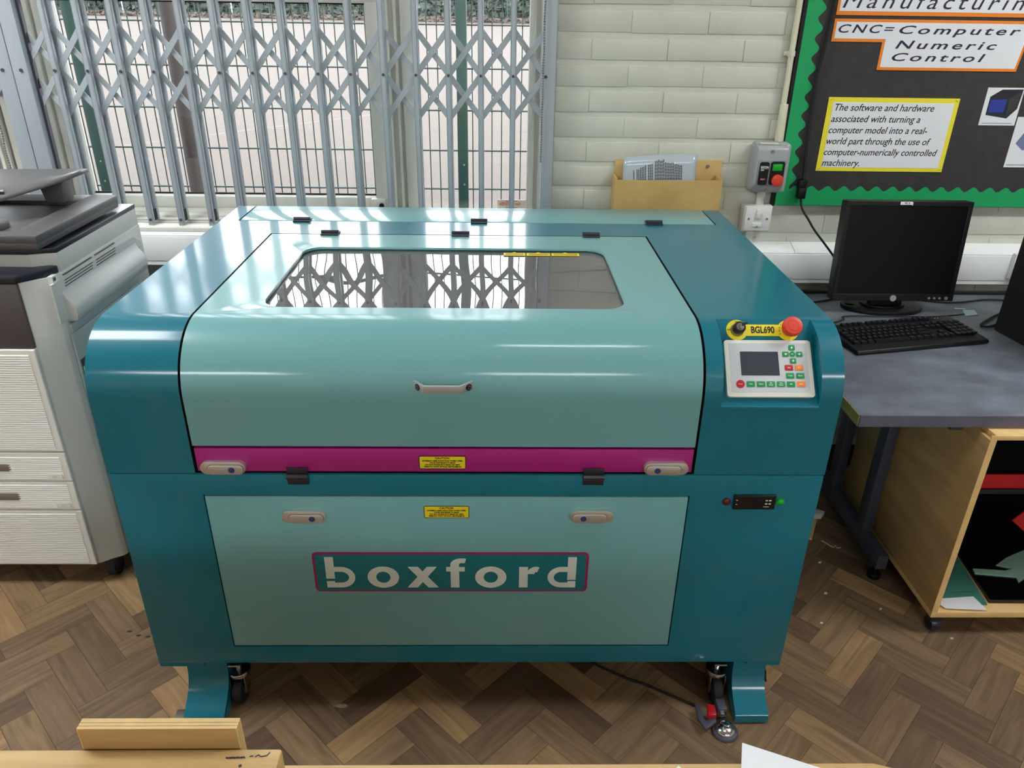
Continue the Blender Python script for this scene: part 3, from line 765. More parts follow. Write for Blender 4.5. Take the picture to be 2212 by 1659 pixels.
# badge with the maker's lettering
b = MB(); bx0, bx1, bz0, bz1 = -0.3822, 0.1935, 0.3525, 0.4570
b.prism(rrect(bx0, bx1, bz0, bz1, 0.010, 6), 'y', YF - 0.0016, YF, mi=1)
b.prism(rrect(bx0 + 0.0055, bx1 - 0.0055, bz0 + 0.0045, bz1 - 0.0055, 0.006, 6), 'y', YF - 0.0022, YF - 0.0014, mi=0)
ya_, yb_ = YF - 0.0030, YF - 0.0020
def ring(cx, cz, rx, rz, tx, tz, a0, a1, n=40):
    for k in range(n):
        p = math.radians(a0 + (a1 - a0) * k / n); q = math.radians(a0 + (a1 - a0) * (k + 1) / n)
        b.prism([(cx + rx * math.cos(p), cz + rz * math.sin(p)), (cx + rx * math.cos(q), cz + rz * math.sin(q)), (cx + (rx - tx) * math.cos(q), cz + (rz - tz) * math.sin(q)), (cx + (rx - tx) * math.cos(p), cz + (rz - tz) * math.sin(p))], 'y', ya_, yb_, mi=2)
LN = [0]
def poly(pts):
    LN[0] += 1; b.prism(pts, 'y', ya_ - 0.00004 * (LN[0] % 7), yb_ + 0.0009, mi=2)
ZL0, ZX, ZA = 0.3650, 0.4195, 0.4455   # baseline, x height, ascender
zc, rz = (ZL0 + ZX) / 2, (ZX - ZL0) / 2
# b
poly([(-0.3570, ZA), (-0.3390, ZA), (-0.3390, 0.3885), (-0.3570, 0.3885)])
poly([(-0.3390, ZX), (-0.3255, ZX), (-0.3255, ZX - 0.0125), (-0.3390, ZX - 0.0125)])
ring(-0.3255, zc, 0.0290, rz, 0.0130, 0.0125, -90, 90, 30)
poly([(-0.3570, ZL0 + 0.0165), (-0.3400, ZL0 + 0.0165), (-0.3400, ZL0 + 0.0125), (-0.3255, ZL0 + 0.0125), (-0.3255, ZL0), (-0.3570, ZL0)])
# o x f o r d
ring(-0.2375, zc, 0.0330, rz + 0.001, 0.0180, 0.0130, 0, 360)
poly([(-0.1850, ZX), (-0.1640, ZX), (-0.1225, ZL0), (-0.1435, ZL0)]); poly([(-0.1250, ZX), (-0.1455, ZX), (-0.1870, ZL0), (-0.1660, ZL0)])
poly([(-0.0960, ZL0), (-0.0780, ZL0), (-0.0780, 0.428), (-0.0960, 0.428)]); poly([(-0.1050, ZX), (-0.0660, ZX), (-0.0660, ZX - 0.0115), (-0.1050, ZX - 0.0115)])
ring(-0.0725, 0.4255, 0.0235, 0.0165, 0.0180, 0.0115, 70, 180, 20); poly([(-0.0735, 0.442), (-0.0630, 0.4410), (-0.0660, 0.4300), (-0.0735, 0.4305)])
ring(-0.0115, zc, 0.0330, rz + 0.001, 0.0180, 0.0130, 0, 360)
poly([(0.0480, ZL0), (0.0665, ZL0), (0.0665, ZX), (0.0480, ZX)]); ring(0.0850, 0.4010, 0.0205, 0.0190, 0.0160, 0.0125, 95, 180, 14); poly([(0.0835, 0.4200), (0.0905, 0.4185), (0.0860, 0.4055), (0.0810, 0.4075)])
poly([(0.1500, ZA), (0.1680, ZA), (0.1680, 0.3855), (0.1500, 0.3855)]); poly([(0.1500, ZX), (0.1375, ZX), (0.1375, ZX - 0.0125), (0.1500, ZX - 0.0125)])
ring(0.1375, zc, 0.0290, rz, 0.0130, 0.0125, 90, 270, 30); poly([(0.1680, ZL0 + 0.0165), (0.1510, ZL0 + 0.0165), (0.1510, ZL0 + 0.0125), (0.1375, ZL0 + 0.0125), (0.1375, ZL0), (0.1680, ZL0)])
b.build('maker_badge', [M['logoteal'], M['plum'], M['letter']], door, smooth=0)
# temperature display and two lenses
b = MB(); b.box((0.4755, YF - 0.006, 0.5695), (0.5600, YF, 0.6035), bev=0.0015); b.box((0.4800, YF - 0.0066, 0.5735), (0.5560, YF - 0.005, 0.5985), mi=1)
for ux, uz in ((0.5385, 0.5915), (0.5455, 0.5915), (0.5385, 0.5835), (0.5455, 0.5835)): b.box((ux, YF - 0.0074, uz), (ux + 0.0045, YF - 0.006, uz + 0.0022), mi=2)
for uz in (0.5925, 0.5825): b.box((0.4795, YF - 0.0072, uz), (0.4825, YF - 0.006, uz + 0.0012), mi=2)
b.box((0.5360, YF - 0.0072, 0.5768), (0.5470, YF - 0.006, 0.5780), mi=2)
b.build('temperature_display', [M['black'], M['sheetblk'], M['white']], lc)
for x, mk in ((0.4621, 'lampred'), (0.5708, 'lampgrn')):
    b = MB(); b.cyl((x, YF, 0.5858), (x, YF - 0.003, 0.5858), 0.0085, seg=20, mi=0); b.ball((x, YF - 0.003, 0.5858), 0.0075, (1, 0.5, 1), mi=0); b.build('indicator_lamp', M[mk], lc)

# control panel on the slanted recess
Dv = Vector((0, -0.113, -0.1295)).normalized(); Nv = Vector((0, Dv.z, -Dv.y)); Nv = Nv if Nv.z > 0 else -Nv
TP = Vector((0, 1.372, 0.934))
def CP(x, v, h=0.0): return TP + Vector((x, 0, 0)) + Dv * v + Nv * h
def cT(h=0.0): return Matrix(((1, 0, 0, 0), (0, -Dv.y, Nv.y, 0), (0, -Dv.z, Nv.z, 0), (0, 0, 0, 1)))
def PT(x, v, h): m = cT().copy(); m.translation = CP(x, v, h); return m
def plate(b, x0, x1, v0, v1, h0, h1, r, mi=0, bev=0.0, n=6):
    t = PT((x0 + x1) / 2, (v0 + v1) / 2, 0)
    w, h = (x1 - x0) / 2, (v1 - v0) / 2
    b.prism(rrect(-w, w, -h, h, r, n), 'z', h0, h1, mi=mi, bev=bev, T=t)
b = MB(); plate(b, 0.4325, 0.5990, 0.0450, 0.1570, 0.0, 0.0085, 0.006, bev=0.002); plate(b, 0.4415, 0.5905, 0.0515, 0.1475, 0.0080, 0.0090, 0.001, mi=1)
cpn = b.build('control_panel', [M['bezel'], M['keyface']], lc)
b = MB(); plate(b, 0.4618, 0.5345, 0.0684, 0.1154, 0.0088, 0.0096, 0.0008); b.build('screen', M['lcd'], cpn)
def button(x, v, mk, w=0.0077, h=0.0055, r=0.0016, word=None, sym=None):
    b = MB(); plate(b, x - w, x + w, v - h, v + h, 0.0088, 0.0104, r, bev=0.0004)
    if word:
        ws = word.split('|')
        for k, q in enumerate(ws): b.text(q, 0.0032, PT(x, v + (k - (len(ws) - 1) / 2) * 0.0034, 0.0105), mi=1, bold=0.0001)
    if sym is not None:
        m = PT(x, v, 0.0) @ Matrix.Rotation(sym, 4, 'Z')
        b.prism([(0, 0.0026), (-0.0024, -0.0006), (-0.0009, -0.0006), (-0.0009, -0.0026), (0.0009, -0.0026), (0.0009, -0.0006), (0.0024, -0.0006)], 'z', 0.0104, 0.0107, mi=1, T=m)
    b.build('button', [M[mk], M['white']], cpn)
for x, v, a in ((0.5616, 0.0604, 0), (0.5490, 0.0733, math.pi / 2), (0.5752, 0.0733, -math.pi / 2), (0.5622, 0.0866, math.pi)): button(x, v, 'grn', 0.0060, 0.0052, 0.0018, sym=a)
b = MB(); b.cyl(CP(0.5619, 0.0732, 0.0088), CP(0.5619, 0.0732, 0.0104), 0.0055, seg=20); b.text('Z/U', 0.003, PT(0.5619, 0.0732, 0.0105), mi=1); b.build('button', [M['grn'], M['white']], cpn)
button(0.5531, 0.1000, 'redb', word='Stop'); button(0.5725, 0.0998, 'orb', word='Esc')
button(0.5540, 0.1159, 'grn', word='Origin'); button(0.5732, 0.1158, 'grn', word='Frame')
b = MB(); b.cyl(CP(0.4583, 0.1324, 0.0088), CP(0.4583, 0.1324, 0.0104), 0.0079, seg=24); b.text('Reset', 0.0034, PT(0.4583, 0.1324, 0.0105), mi=1); b.build('button', [M['redb'], M['white']], cpn)
for x, w in ((0.4779, 'Pulse'), (0.4972, 'Speed'), (0.5160, 'Min|Power'), (0.5352, 'Max|Power'), (0.5542, 'File')): button(x, 0.1324, 'grn', word=w)
button(0.5737, 0.1322, 'orb', word='Enter')
# yellow switch plate, dumb-bell shaped
b = MB()
xl, xr, vc, R = 0.4622, 0.5612, 0.0228, 0.0208
ang = math.asin(0.0115 / R)
pts = []
for k in range(25): a = ang + (2 * math.pi - 2 * ang) * k / 24; pts.append((xl + R * math.cos(a) - 0.5117, R * math.sin(a)))
for k in range(25): a = math.pi + ang + (2 * math.pi - 2 * ang) * k / 24; pts.append((xr + R * math.cos(a) - 0.5117, R * math.sin(a)))
b.prism(pts, 'z', 0.0002, 0.0016, T=PT(0.5117, vc, 0), mi=0)
b.text('BGL690', 0.0185, PT(0.5118, vc, 0.0018), mi=1, bold=0.0006, fit=0.0455)
b.text('ON', 0.0042, PT(0.4615, 0.0062, 0.0018), mi=1); b.text('OFF', 0.0042, PT(0.4468, 0.0225, 0.0018), mi=1)
for k, chh in enumerate('Emergency'):
    a = math.radians(205 - k * 22); m = PT(xr + 0.0172 * math.cos(a), vc - 0.0172 * math.sin(a), 0.0018) @ Matrix.Rotation(a - math.pi / 2, 4, 'Z'); b.text(chh, 0.0052, m, mi=1)
sp = b.build('switch_plate', [M['yellow'], M['ink']], lc, smooth=0)
b = MB(); b.cyl(CP(xl, vc, 0.001), CP(xl, vc, 0.010), 0.0132, 0.0125, seg=28, mi=1); b.cyl(CP(xl, vc, 0.010), CP(xl, vc, 0.022), 0.0115, seg=28, bev=0.002); b.cyl(CP(xl, vc, 0.022), CP(xl, vc, 0.0228), 0.0072, seg=24, mi=1)
b.box((-0.0015, -0.005, 0.0), (0.0015, 0.005, 0.004), T=PT(xl, vc, 0.0228), mi=1); b.prism([(-0.002, -0.002), (0.013, 0.003), (0.0125, 0.0062), (-0.002, 0.003)], 'z', 0.0228, 0.0252, mi=0, T=PT(xl + 0.001, vc - 0.002, 0))
b.build('key_switch', [M['black'], M['steel']], sp)
b = MB(); b.cyl(CP(xr, vc, 0.001), CP(xr, vc, 0.014), 0.0125, seg=28, mi=1); b.cyl(CP(xr, vc, 0.013), CP(xr, vc, 0.022), 0.0165, 0.0190, seg=32); b.cyl(CP(xr, vc, 0.022), CP(xr, vc, 0.033), 0.0190, 0.0180, seg=32, bev=0.003); b.cyl(CP(xr, vc, 0.033), CP(xr, vc, 0.0335), 0.011, 0.0105, seg=28)
b.build('emergency_button', [M['emred'], M['yellow']], sp)

# legs, front pair with splayed feet, rear pair plain
def leg(x0, x1, inner):
    b = MB()
    fr = [(1.274, 0.1425), (1.274, 0.105), (1.270, 0.085), (1.260, 0.066), (1.244, 0.050), (1.226, 0.038), (1.212, 0.030), (1.209, 0.026), (1.209, 0.006)]
    bk = [(1.2135, 0.006), (1.2135, 0.024), (1.230, 0.033), (1.248, 0.045), (1.264, 0.062), (1.2745, 0.083), (1.279, 0.105), (1.279, 0.1425)]
    b.prism(fr + bk, 'x', x0, x1)
    side = [(1.276, 0.1425), (1.276, 0.105), (1.272, 0.085), (1.262, 0.066), (1.246, 0.050), (1.228, 0.036), (1.214, 0.026), (1.214, 0.008), (1.245, 0.008), (1.29, 0.04), (1.34, 0.09), (1.37, 0.1425)]
    xa = (x1 - 0.004) if inner > 0 else x0
    b.prism(side, 'x', xa, xa + 0.004); xb = x0 if inner > 0 else (x1 - 0.004); b.prism(side, 'x', xb, xb + 0.004)
    b.build('leg', M['teal'], lc)
leg(-0.703, -0.612, 1); leg(0.548, 0.624, -1)
b = MB(); b.box((-0.735, 1.207, 0.0005), (-0.615, 1.25, 0.0065), bev=0.001); b.build('foot_plate', M['steel'], lc)
def rearleg(x0, x1):
    b = MB(); b.prism([(2.20, 0.1425), (2.23, 0.008), (2.19, 0.008), (2.10, 0.1425)], 'x', x0, x1); b.build('leg', M['teal'], lc)
rearleg(-0.703, -0.612); rearleg(0.548, 0.624)
def castor(x, y, brake=False):
    b = MB(); r = 0.034
    b.cyl((x - 0.011, y, r), (x + 0.011, y, r), r, seg=28, bev=0.004, mi=0)
    b.cyl((x - 0.0135, y, r), (x + 0.0135, y, r), 0.010, seg=18, mi=1)
    b.box((x - 0.018, y - 0.012, r - 0.005), (x - 0.0155, y + 0.016, 0.078), bev=0.001, mi=1); b.box((x + 0.0155, y - 0.012, r - 0.005), (x + 0.018, y + 0.016, 0.078), bev=0.001, mi=1)
    b.cyl((x, y + 0.01, 0.076), (x, y + 0.01, 0.090), 0.026, seg=24, mi=1, bev=0.003); b.cyl((x, y + 0.01, 0.09), (x, y + 0.01, 0.1235), 0.008, seg=14, mi=1)
    b.box((x - 0.014, y - 0.012, 0.115), (x + 0.014, y + 0.03, 0.1195), mi=1)
    if brake: b.box((x - 0.045, y - 0.010, 0.020), (x - 0.020, y + 0.014, 0.028), bev=0.003, mi=3); b.box((x - 0.032, y + 0.012, 0.045), (x - 0.020, y + 0.034, 0.052), bev=0.002, mi=2)
    b.build('castor', [M['black2'], M['chrome'], M['sheetred'], M['printer_dk']], lc)
castor(0.519, 1.285); castor(-0.596, 1.285); castor(0.45, 2.10); castor(-0.55, 2.10)
# levelling foot, brake pedal and red tag in front of the right castor
b = MB(); b.cyl((0.521, 1.188, 0.0015), (0.521, 1.188, 0.009), 0.031, 0.027, seg=28, bev=0.002, mi=1); b.ball((0.521, 1.188, 0.009), 0.024, (1, 1, 0.55), mi=0); b.cyl((0.521, 1.186, 0.018), (0.521, 1.186, 0.030), 0.008, seg=16, mi=0, bev=0.002)
b.cyl((0.521, 1.215, 0.018), (0.521, 1.232, 0.022), 0.010, seg=14, mi=0); b.box((0.511, 1.222, 0.012), (0.533, 1.262, 0.034), bev=0.004, mi=1)
b.prism([(0.464, 1.246), (0.462, 1.205), (0.473, 1.176), (0.503, 1.200), (0.500, 1.212), (0.479, 1.198), (0.475, 1.210), (0.477, 1.240)], 'z', 0.014, 0.024, mi=1, bev=0.002)
b.prism([(0.483, 1.205), (0.489, 1.236), (0.505, 1.232), (0.503, 1.205)], 'z', 0.022, 0.036, mi=2, bev=0.002)
b.build('levelling_foot', [M['chrome'], M['frame_steel'], M['sheetred']], lc)

# ------------------------------------------------------------------ wall fittings right of the window
# document holder
dh = thing('document_holder', 'open-topped plywood document holder screwed to the painted brick wall', 'document holder', (0.537, 2.40, 0.80))
b = MB(); b.box((0.366, 2.4405, 0.80), (0.704, 2.4475, 1.041), bev=0.001); b.cyl((0.6583, 2.441, 1.0235), (0.6583, 2.4375, 1.0235), 0.005, mi=1, seg=12); b.build('back_panel', [M['mdf'], M['steel']], dh)
b = MB(); n = 12; top = []; 
fr = []
for i in range(n + 1):
    u = i / n; x = 0.360 + 0.3325 * u; fr.append((x, 2.372 - 0.006 * math.sin(math.pi * u)))
b.prism(fr + [(p[0], p[1] + 0.006) for p in fr[::-1]], 'z', 0.80, 0.992); b.build('front_panel', M['mdf'], dh)
for x0, x1 in ((0.361, 0.367), (0.686, 0.692)):
    b = MB(); b.box((x0, 2.376, 0.80), (x1, 2.441, 0.997), bev=0.001); b.build('side_panel', M['mdf'], dh)
b = MB(); b.box((0.366, 2.377, 0.80), (0.687, 2.441, 0.806)); b.build('base_panel', M['mdf'], dh)
# sheets in a clear pocket leaning in the holder
t = bmesh.new(); NX = 18; NZ = 8; gr = []
def pk(u, v): # u across, v up
    x = 0.388 + 0.228 * u + 0.004 * (v - 1) * (u - 0.5); zt = 1.052 + 0.012 * u + 0.004 * math.sin(3.1 * u)
    y = 2.400 + 0.018 * v - 0.012 * math.sin(math.pi * u) * (1 - 0.5 * v)
    return Vector((x, y, 0.812 + (zt - 0.812) * v))
for j in range(NZ + 1):
    for i in range(NX + 1): gr.append(t.verts.new(pk(i / NX, j / NZ)))
for j in range(NZ):
    for i in range(NX): t.faces.new((gr[j * (NX + 1) + i], gr[j * (NX + 1) + i + 1], gr[(j + 1) * (NX + 1) + i + 1], gr[(j + 1) * (NX + 1) + i]))
b = MB(); b._take(t, 0)
# printed lines running up the sheet
rl = random.Random(11)
for k in range(30):
    u = 0.15 + k * 0.0225
    if k in (1, 8, 12): continue
    v0 = 0.70; v1 = 0.965 - 0.32 * abs(u - 0.52) - rl.uniform(0, 0.03)
    nseg = 6
    for q in range(nseg):
        a = v0 + (v1 - v0) * q / nseg; c = v0 + (v1 - v0) * (q + 0.8) / nseg
        dv = Vector((0, -0.0012, 0)); sl = -0.02
        p = [pk(u + sl * (a - v0) * 4, a) + dv, pk(u + 0.008 + sl * (a - v0) * 4, a) + dv, pk(u + 0.008 + sl * (c - v0) * 4, c) + dv, pk(u + sl * (c - v0) * 4, c) + dv]
        b.quad(p, mi=1)
docs = b.build('document_sheets', [M['sleeve'], M['ink']], smooth=60); tag(docs, 'printed sheets in a clear plastic pocket standing in the wall document holder', 'papers')
md = docs.modifiers.new('thickness', 'SOLIDIFY'); md.thickness = 0.0008; md.offset = 1

# motor starter
ms = thing('motor_starter', 'grey motor starter with green start and red stop button on the wall', 'starter switch', (0.833, 2.41, 0.945))
b = MB(); b.box((0.786, 2.385, 0.953), (0.896, 2.447, 1.103), bev=0.012, seg=3)
b.prism([(2.388, 0.958), (2.366, 0.976), (2.362, 0.985), (2.362, 1.088), (2.368, 1.096), (2.388, 1.100)], 'x', 0.783, 0.8785, bev=0.004)
b.build('enclosure', M['star'], ms)
b = MB(); b.box((0.7895, 2.3605, 0.981), (0.8755, 2.3645, 1.0575), bev=0.002); b.build('face_plate', M['star2'], ms)
b = MB(); b.prism(rrect(0.7955, 0.8245, 0.984, 1.0525, 0.006, 5), 'y', 2.3590, 2.3615)
b.text('EATON', 0.0085, frameT((0.811, 2.3586, 1.037), (1, 0, 0), (0, 0, 1)), mi=1, bold=0.0004, fit=0.0235); b.text('MEM', 0.005, frameT((0.8045, 2.3586, 1.0285), (1, 0, 0), (0, 0, 1)), mi=1, bold=0.0002)
b.box((0.8000, 2.3586, 1.0322), (0.8230, 2.359, 1.0328), mi=1); b.text('RESET', 0.005, frameT((0.810, 2.3586, 1.001), (1, 0, 0), (0, 0, 1)), mi=2, bold=0.0002, fit=0.014)
b.build('brand_plate', [M['black'], M['white'], M['stickerred']], ms, smooth=0)
b = MB(); b.prism(rrect(0.829, 0.872, 0.985, 1.0545, 0.007, 5), 'y', 2.3588, 2.3615); pl = b.build('button_plate', M['black'], ms, smooth=0)
b = MB(); b.box((0.8345, 2.354, 1.0275), (0.8635, 2.359, 1.0475), bev=0.0012); b.build('start_button', M['lampgrn'], pl)
b = MB(); b.cyl((0.8525, 2.359, 1.0000), (0.8525, 2.346, 1.0000), 0.0165, 0.0178, seg=28, bev=0.002); b.cyl((0.8525, 2.346, 1.0), (0.8525, 2.3452, 1.0), 0.008, seg=20); b.build('stop_button', M['emred'], pl)
for x, z in ((0.829, 1.0835), (0.8275, 0.9685)):
    b = MB(); b.cyl((x, 2.364, z), (x, 2.3585, z), 0.0048, seg=14); b.build('screw', M['steel'], ms)
b = MB(); b.box((0.797, 2.385, 1.1005), (0.852, 2.405, 1.1036)); b.build('paper_tag', M['conduit'], ms)

# switched outlet below the starter
sw = thing('switched_outlet', 'white fused switch box below the grey starter on the wall', 'wall switch', (0.8285, 2.42, 0.82))
b = MB(); b.box((0.783, 2.404, 0.826), (0.873, 2.447, 0.909), bev=0.003); b.build('back_box', M['white'], sw)
b = MB(); b.box((0.7865, 2.397, 0.8305), (0.8700, 2.405, 0.9075), bev=0.003)
for x in (0.7985, 0.8570): b.cyl((x, 2.3975, 0.8692), (x, 2.396, 0.8692), 0.0035, mi=1, seg=12)
b.build('front_plate', [M['white'], M['steel']], sw)
b = MB(); b.box((0.8200, 2.390, 0.872), (0.8375, 2.398, 0.900), bev=0.002); b.build('rocker', M['white'], sw)
b = MB(); b.box((0.8120, 2.3945, 0.8425), (0.8415, 2.398, 0.857), bev=0.0015); b.cyl((0.8275, 2.395, 0.844), (0.8275, 2.3935, 0.844), 0.0032, mi=1, seg=12); b.build('fuse_carrier', [M['white'], M['steel']], sw)
# conduits
cd = thing('conduit', 'cream painted conduit pipe running up the wall from the grey starter', 'conduit', (0.865, 2.43, 1.10))
b = MB(); b.tube([(0.8635, 2.434, 1.205), (0.8625, 2.434, 1.35), (0.8600, 2.434, 2.70)], 0.0085, seg=12, smooth=False); b.build('pipe', M['conduit'], cd)
b = MB(); b.cyl((0.8655, 2.430, 1.103), (0.8645, 2.430, 1.212), 0.0135, 0.0120, seg=16, bev=0.002); b.build('sleeve', M['conduit'], cd)
b = MB(); b.box((0.843, 2.438, 1.345), (0.8775, 2.449, 1.358), bev=0.002); b.cyl((0.862, 2.434, 1.344), (0.862, 2.434, 1.359), 0.0115, seg=14); b.cyl((0.848, 2.439, 1.3515), (0.848, 2.436, 1.3515), 0.003, seg=8); b.build('clip', M['conduit'], cd)
b = MB(); b.cyl((0.835, 2.425, 0.908), (0.835, 2.425, 0.953), 0.012, seg=16); b.cyl((0.835, 2.425, 0.935), (0.835, 2.425, 0.953), 0.014, seg=16); tag(b.build('conduit_nipple', M['white']), 'short white pipe joining the grey starter to the switch box', 'conduit')
b = MB(); b.box((0.806, 2.425, 0.786), (0.832, 2.447, 0.827), bev=0.003); tag(b.build('mini_trunking', M['white']), 'short white mini trunking below the fused switch box', 'trunking')

# dado trunking
def trunking(x0, x1, zb, zt, label, joints):
    t = thing('cable_trunking', label, 'trunking', ((x0 + x1) / 2, 2.42, zb))
    b = MB(); b.prism([(2.449, zb - 0.003), (2.395, zb), (2.390, zb + 0.004), (2.390, zt - 0.004), (2.396, zt + 0.002), (2.440, zt + 0.016), (2.449, zt + 0.016)], 'x', x0, x1); b.build('body', M['trunk'], t)
    b = MB(); b.box((x0, 2.3875, zb + 0.018), (x1, 2.3905, zt - 0.009), bev=0.001); b.build('cover', M['trunk'], t)
    for x in joints:
        b = MB(); b.prism([(2.4495, zt + 0.0164), (2.440, zt + 0.0164), (2.396, zt + 0.0026), (2.3895, zt - 0.004), (2.3895, zt - 0.004), (2.396, zt + 0.0018), (2.440, zt + 0.0155), (2.4495, zt + 0.0155)], 'x', x, x + 0.0018); b.build('joint', M['plain'], t)
trunking(0.72, 3.4, 0.655, 0.765, 'white dado trunking on the brick wall behind the monitor', (0.962,))
trunking(-3.2, 0.16, 0.700, 0.806, 'white dado trunking under the window sill behind the copier', (-2.2,))
so = thing('wall_socket', 'white socket outlet on the trunking beside the black tower', 'socket', (1.73, 2.385, 0.68))
b = MB(); b.box((1.680, 2.372, 0.682), (1.80, 2.390, 0.767), bev=0.003); b.build('front_plate', M['white'], so)
b = MB(); b.box((1.690, 2.340, 0.705), (1.735, 2.372, 0.750), bev=0.006); tag(b.build('mains_plug', M['black']), 'black mains plug in the socket on the white trunking', 'plug')

# ------------------------------------------------------------------ noticeboard and what is pinned on it
nb = thing('noticeboard', 'charcoal noticeboard with scalloped green border', 'noticeboard', (1.6, 2.44, 0.905))
b = MB(); b.box((0.8795, 2.4285, 0.9055), (2.75, 2.4465, 2.05), bev=0.002); b.build('backing', M['felt'], nb)
b = MB(); b.box((0.8745, 2.4275, 0.9030), (0.8830, 2.4475, 2.05)); b.build('edge_trim', M['black'], nb)
def scallop(L, w0, amp, per, ph): 
    out = []; n = int(L / per * 18)
    for i in range(n + 1):
        s = L * i / n; out.append((s, w0 + amp * math.sin(2 * math.pi * (s / per) + ph)))
    return out
b = MB(); b.prism([(0.884, 2.04), (0.884, 0.93)] + [(0.884 + w, 0.93 + s) for s, w in scallop(1.11, 0.046, 0.0092, 0.0535, 0.6)], 'y', 2.4265, 2.4284); b.build('border_strip', M['border'], nb, smooth=0)
b = MB(); b.prism([(2.74, 0.907), (0.884, 0.907)] + [(0.884 + s, 0.907 + w) for s, w in scallop(1.856, 0.054, 0.0075, 0.0520, 1.0)], 'y', 2.4255, 2.4270); b.build('border_strip', M['border'], nb, smooth=0)
def tT(x, z, y): return frameT((x, y, z), (1, 0, 0), (0, 0, 1))
Y0 = 2.4275
# heading strip
b = MB(); b.box((0.9700, Y0 - 0.0012, 1.456), (1.75, Y0, 1.545)); b.box((0.9775, Y0 - 0.0018, 1.4665), (1.742, Y0 - 0.001, 1.536), mi=1)
b.text('Manufacturing', 0.056, tT(0.985, 1.4915, Y0 - 0.0020), mi=2, shear=0.25, align='LEFT', bold=0.0, fit=0.575, spacing=1.35)
tag(b.build('heading_strip', [M['orange'], M['paper'], M['navy']], smooth=0), 'orange-edged white strip reading Manufacturing along the top of the noticeboard', 'sign')
# stepped sheet
st_o = [(0.9700, 1.3860), (1.1210, 1.3860), (1.1210, 1.3105), (1.5400, 1.3105), (1.5560, 1.4465), (0.9700, 1.4465)]
b = MB(); b.prism(st_o, 'y', Y0 - 0.0012, Y0); b.prism([(0.9770, 1.3945), (1.1290, 1.3945), (1.1290, 1.3185), (1.5335, 1.3185), (1.5480, 1.4385), (0.9770, 1.4385)], 'y', Y0 - 0.0018, Y0 - 0.001, mi=1)
for s, x, z, f in (('CNC=', 0.985, 1.4195, 0.163), ('Computer', 1.1640, 1.4185, 0.357), ('Numeric', 1.1620, 1.3790, 0.300), ('Control', 1.1590, 1.3455, 0.277)):
    b.text(s, 0.031, tT(x, z, Y0 - 0.0020), mi=2, shear=0.25, align='LEFT', bold=0.0004, fit=f, spacing=1.3)
tag(b.build('title_sheet', [M['orange'], M['paper'], M['navy']], smooth=0), 'stepped orange-edged sheet reading CNC=Computer Numeric Control on the noticeboard', 'sign')
# yellow backed text card
b = MB(); b.box((0.9955, Y0 - 0.0012, 1.0155), (1.3950, Y0, 1.2335)); b.box((1.0115, Y0 - 0.0020, 1.0270), (1.3810, Y0 - 0.001, 1.2195), mi=1, bev=0.0003)
for k, (s, f, x) in enumerate((('The software and hardware', 0.3040, 1.0185), ('associated with turning a', 0.2740, 1.0140), ('computer model into a real-', 0.3050, 1.0130), ('world part through the use of', 0.3240, 1.0120), ('computer-numerically controlled', 0.3540, 1.0110), ('machinery.', 0.1180, 1.0110))):
    b.text(s, 0.0285, tT(x, 1.2040 - k * 0.0328, Y0 - 0.0022), mi=2, shear=0.22, align='LEFT', bold=0.00015, fit=f)
for x, z, r in ((1.004, 1.2265, 0.6), (1.386, 1.2265, -0.6), (1.004, 1.0215, 0.6), (1.386, 1.0215, 0.6)):
    b.box((-0.005, -0.0006, -0.0004), (0.005, 0.0006, 0.0004), mi=3, T=Matrix.Translation((x, Y0 - 0.0022, z)) @ Matrix.Rotation(-r, 4, 'Y'))
tag(b.build('text_card', [M['yellowcard'], M['paper'], M['ink'], M['steel']], smooth=0), 'yellow-edged white card of slanted text about computer-numerically controlled machinery', 'sign')
# picture sheets
b = MB(); b.box((1.4715, Y0 - 0.0008, 1.1575), (1.5835, Y0, 1.2660))
px = lambda u, v: (1.4715 + 0.112 * u, 1.266 - 0.1085 * v)
b.prism([px(0.12, 0.24), px(0.40, 0.05), px(0.97, 0.04), px(0.94, 0.55), px(0.72, 0.81), px(0.12, 0.72)], 'y', Y0 - 0.0012, Y0 - 0.0006, mi=1)
b.prism([px(0.16, 0.32), px(0.60, 0.30), px(0.59, 0.64), px(0.16, 0.66)], 'y', Y0 - 0.0016, Y0 - 0.001, mi=2); b.prism([px(0.66, 0.30), px(0.92, 0.10), px(0.90, 0.52), px(0.68, 0.74)], 'y', Y0 - 0.0016, Y0 - 0.001, mi=3)
b.box((px(0.08, 0)[0], Y0 - 0.0012, px(0, 0.95)[1]), (px(0.9, 0)[0], Y0 - 0.0006, px(0, 0.938)[1]), mi=3)
tag(b.build('picture_sheet', [M['paper'], M['photo_blk'], M['photo_blue'], M['felt']], smooth=0), 'white sheet with a picture of a black boxy machine on the noticeboard', 'picture')
b = MB(); b.box((1.5880, Y0 - 0.0008, 1.0325), (1.70, Y0, 1.1830)); b.prism([(1.604, 1.105), (1.62, 1.135), (1.69, 1.14), (1.69, 1.09), (1.63, 1.085)], 'y', Y0 - 0.0012, Y0 - 0.0006, mi=1); b.box((1.594, Y0 - 0.0012, 1.039), (1.67, Y0 - 0.0006, 1.0405), mi=2)
tag(b.build('picture_sheet', [M['paper'], M['photo_grey'], M['felt']], smooth=0), 'white sheet with a blue-grey picture, pinned lowest on the noticeboard', 'picture')
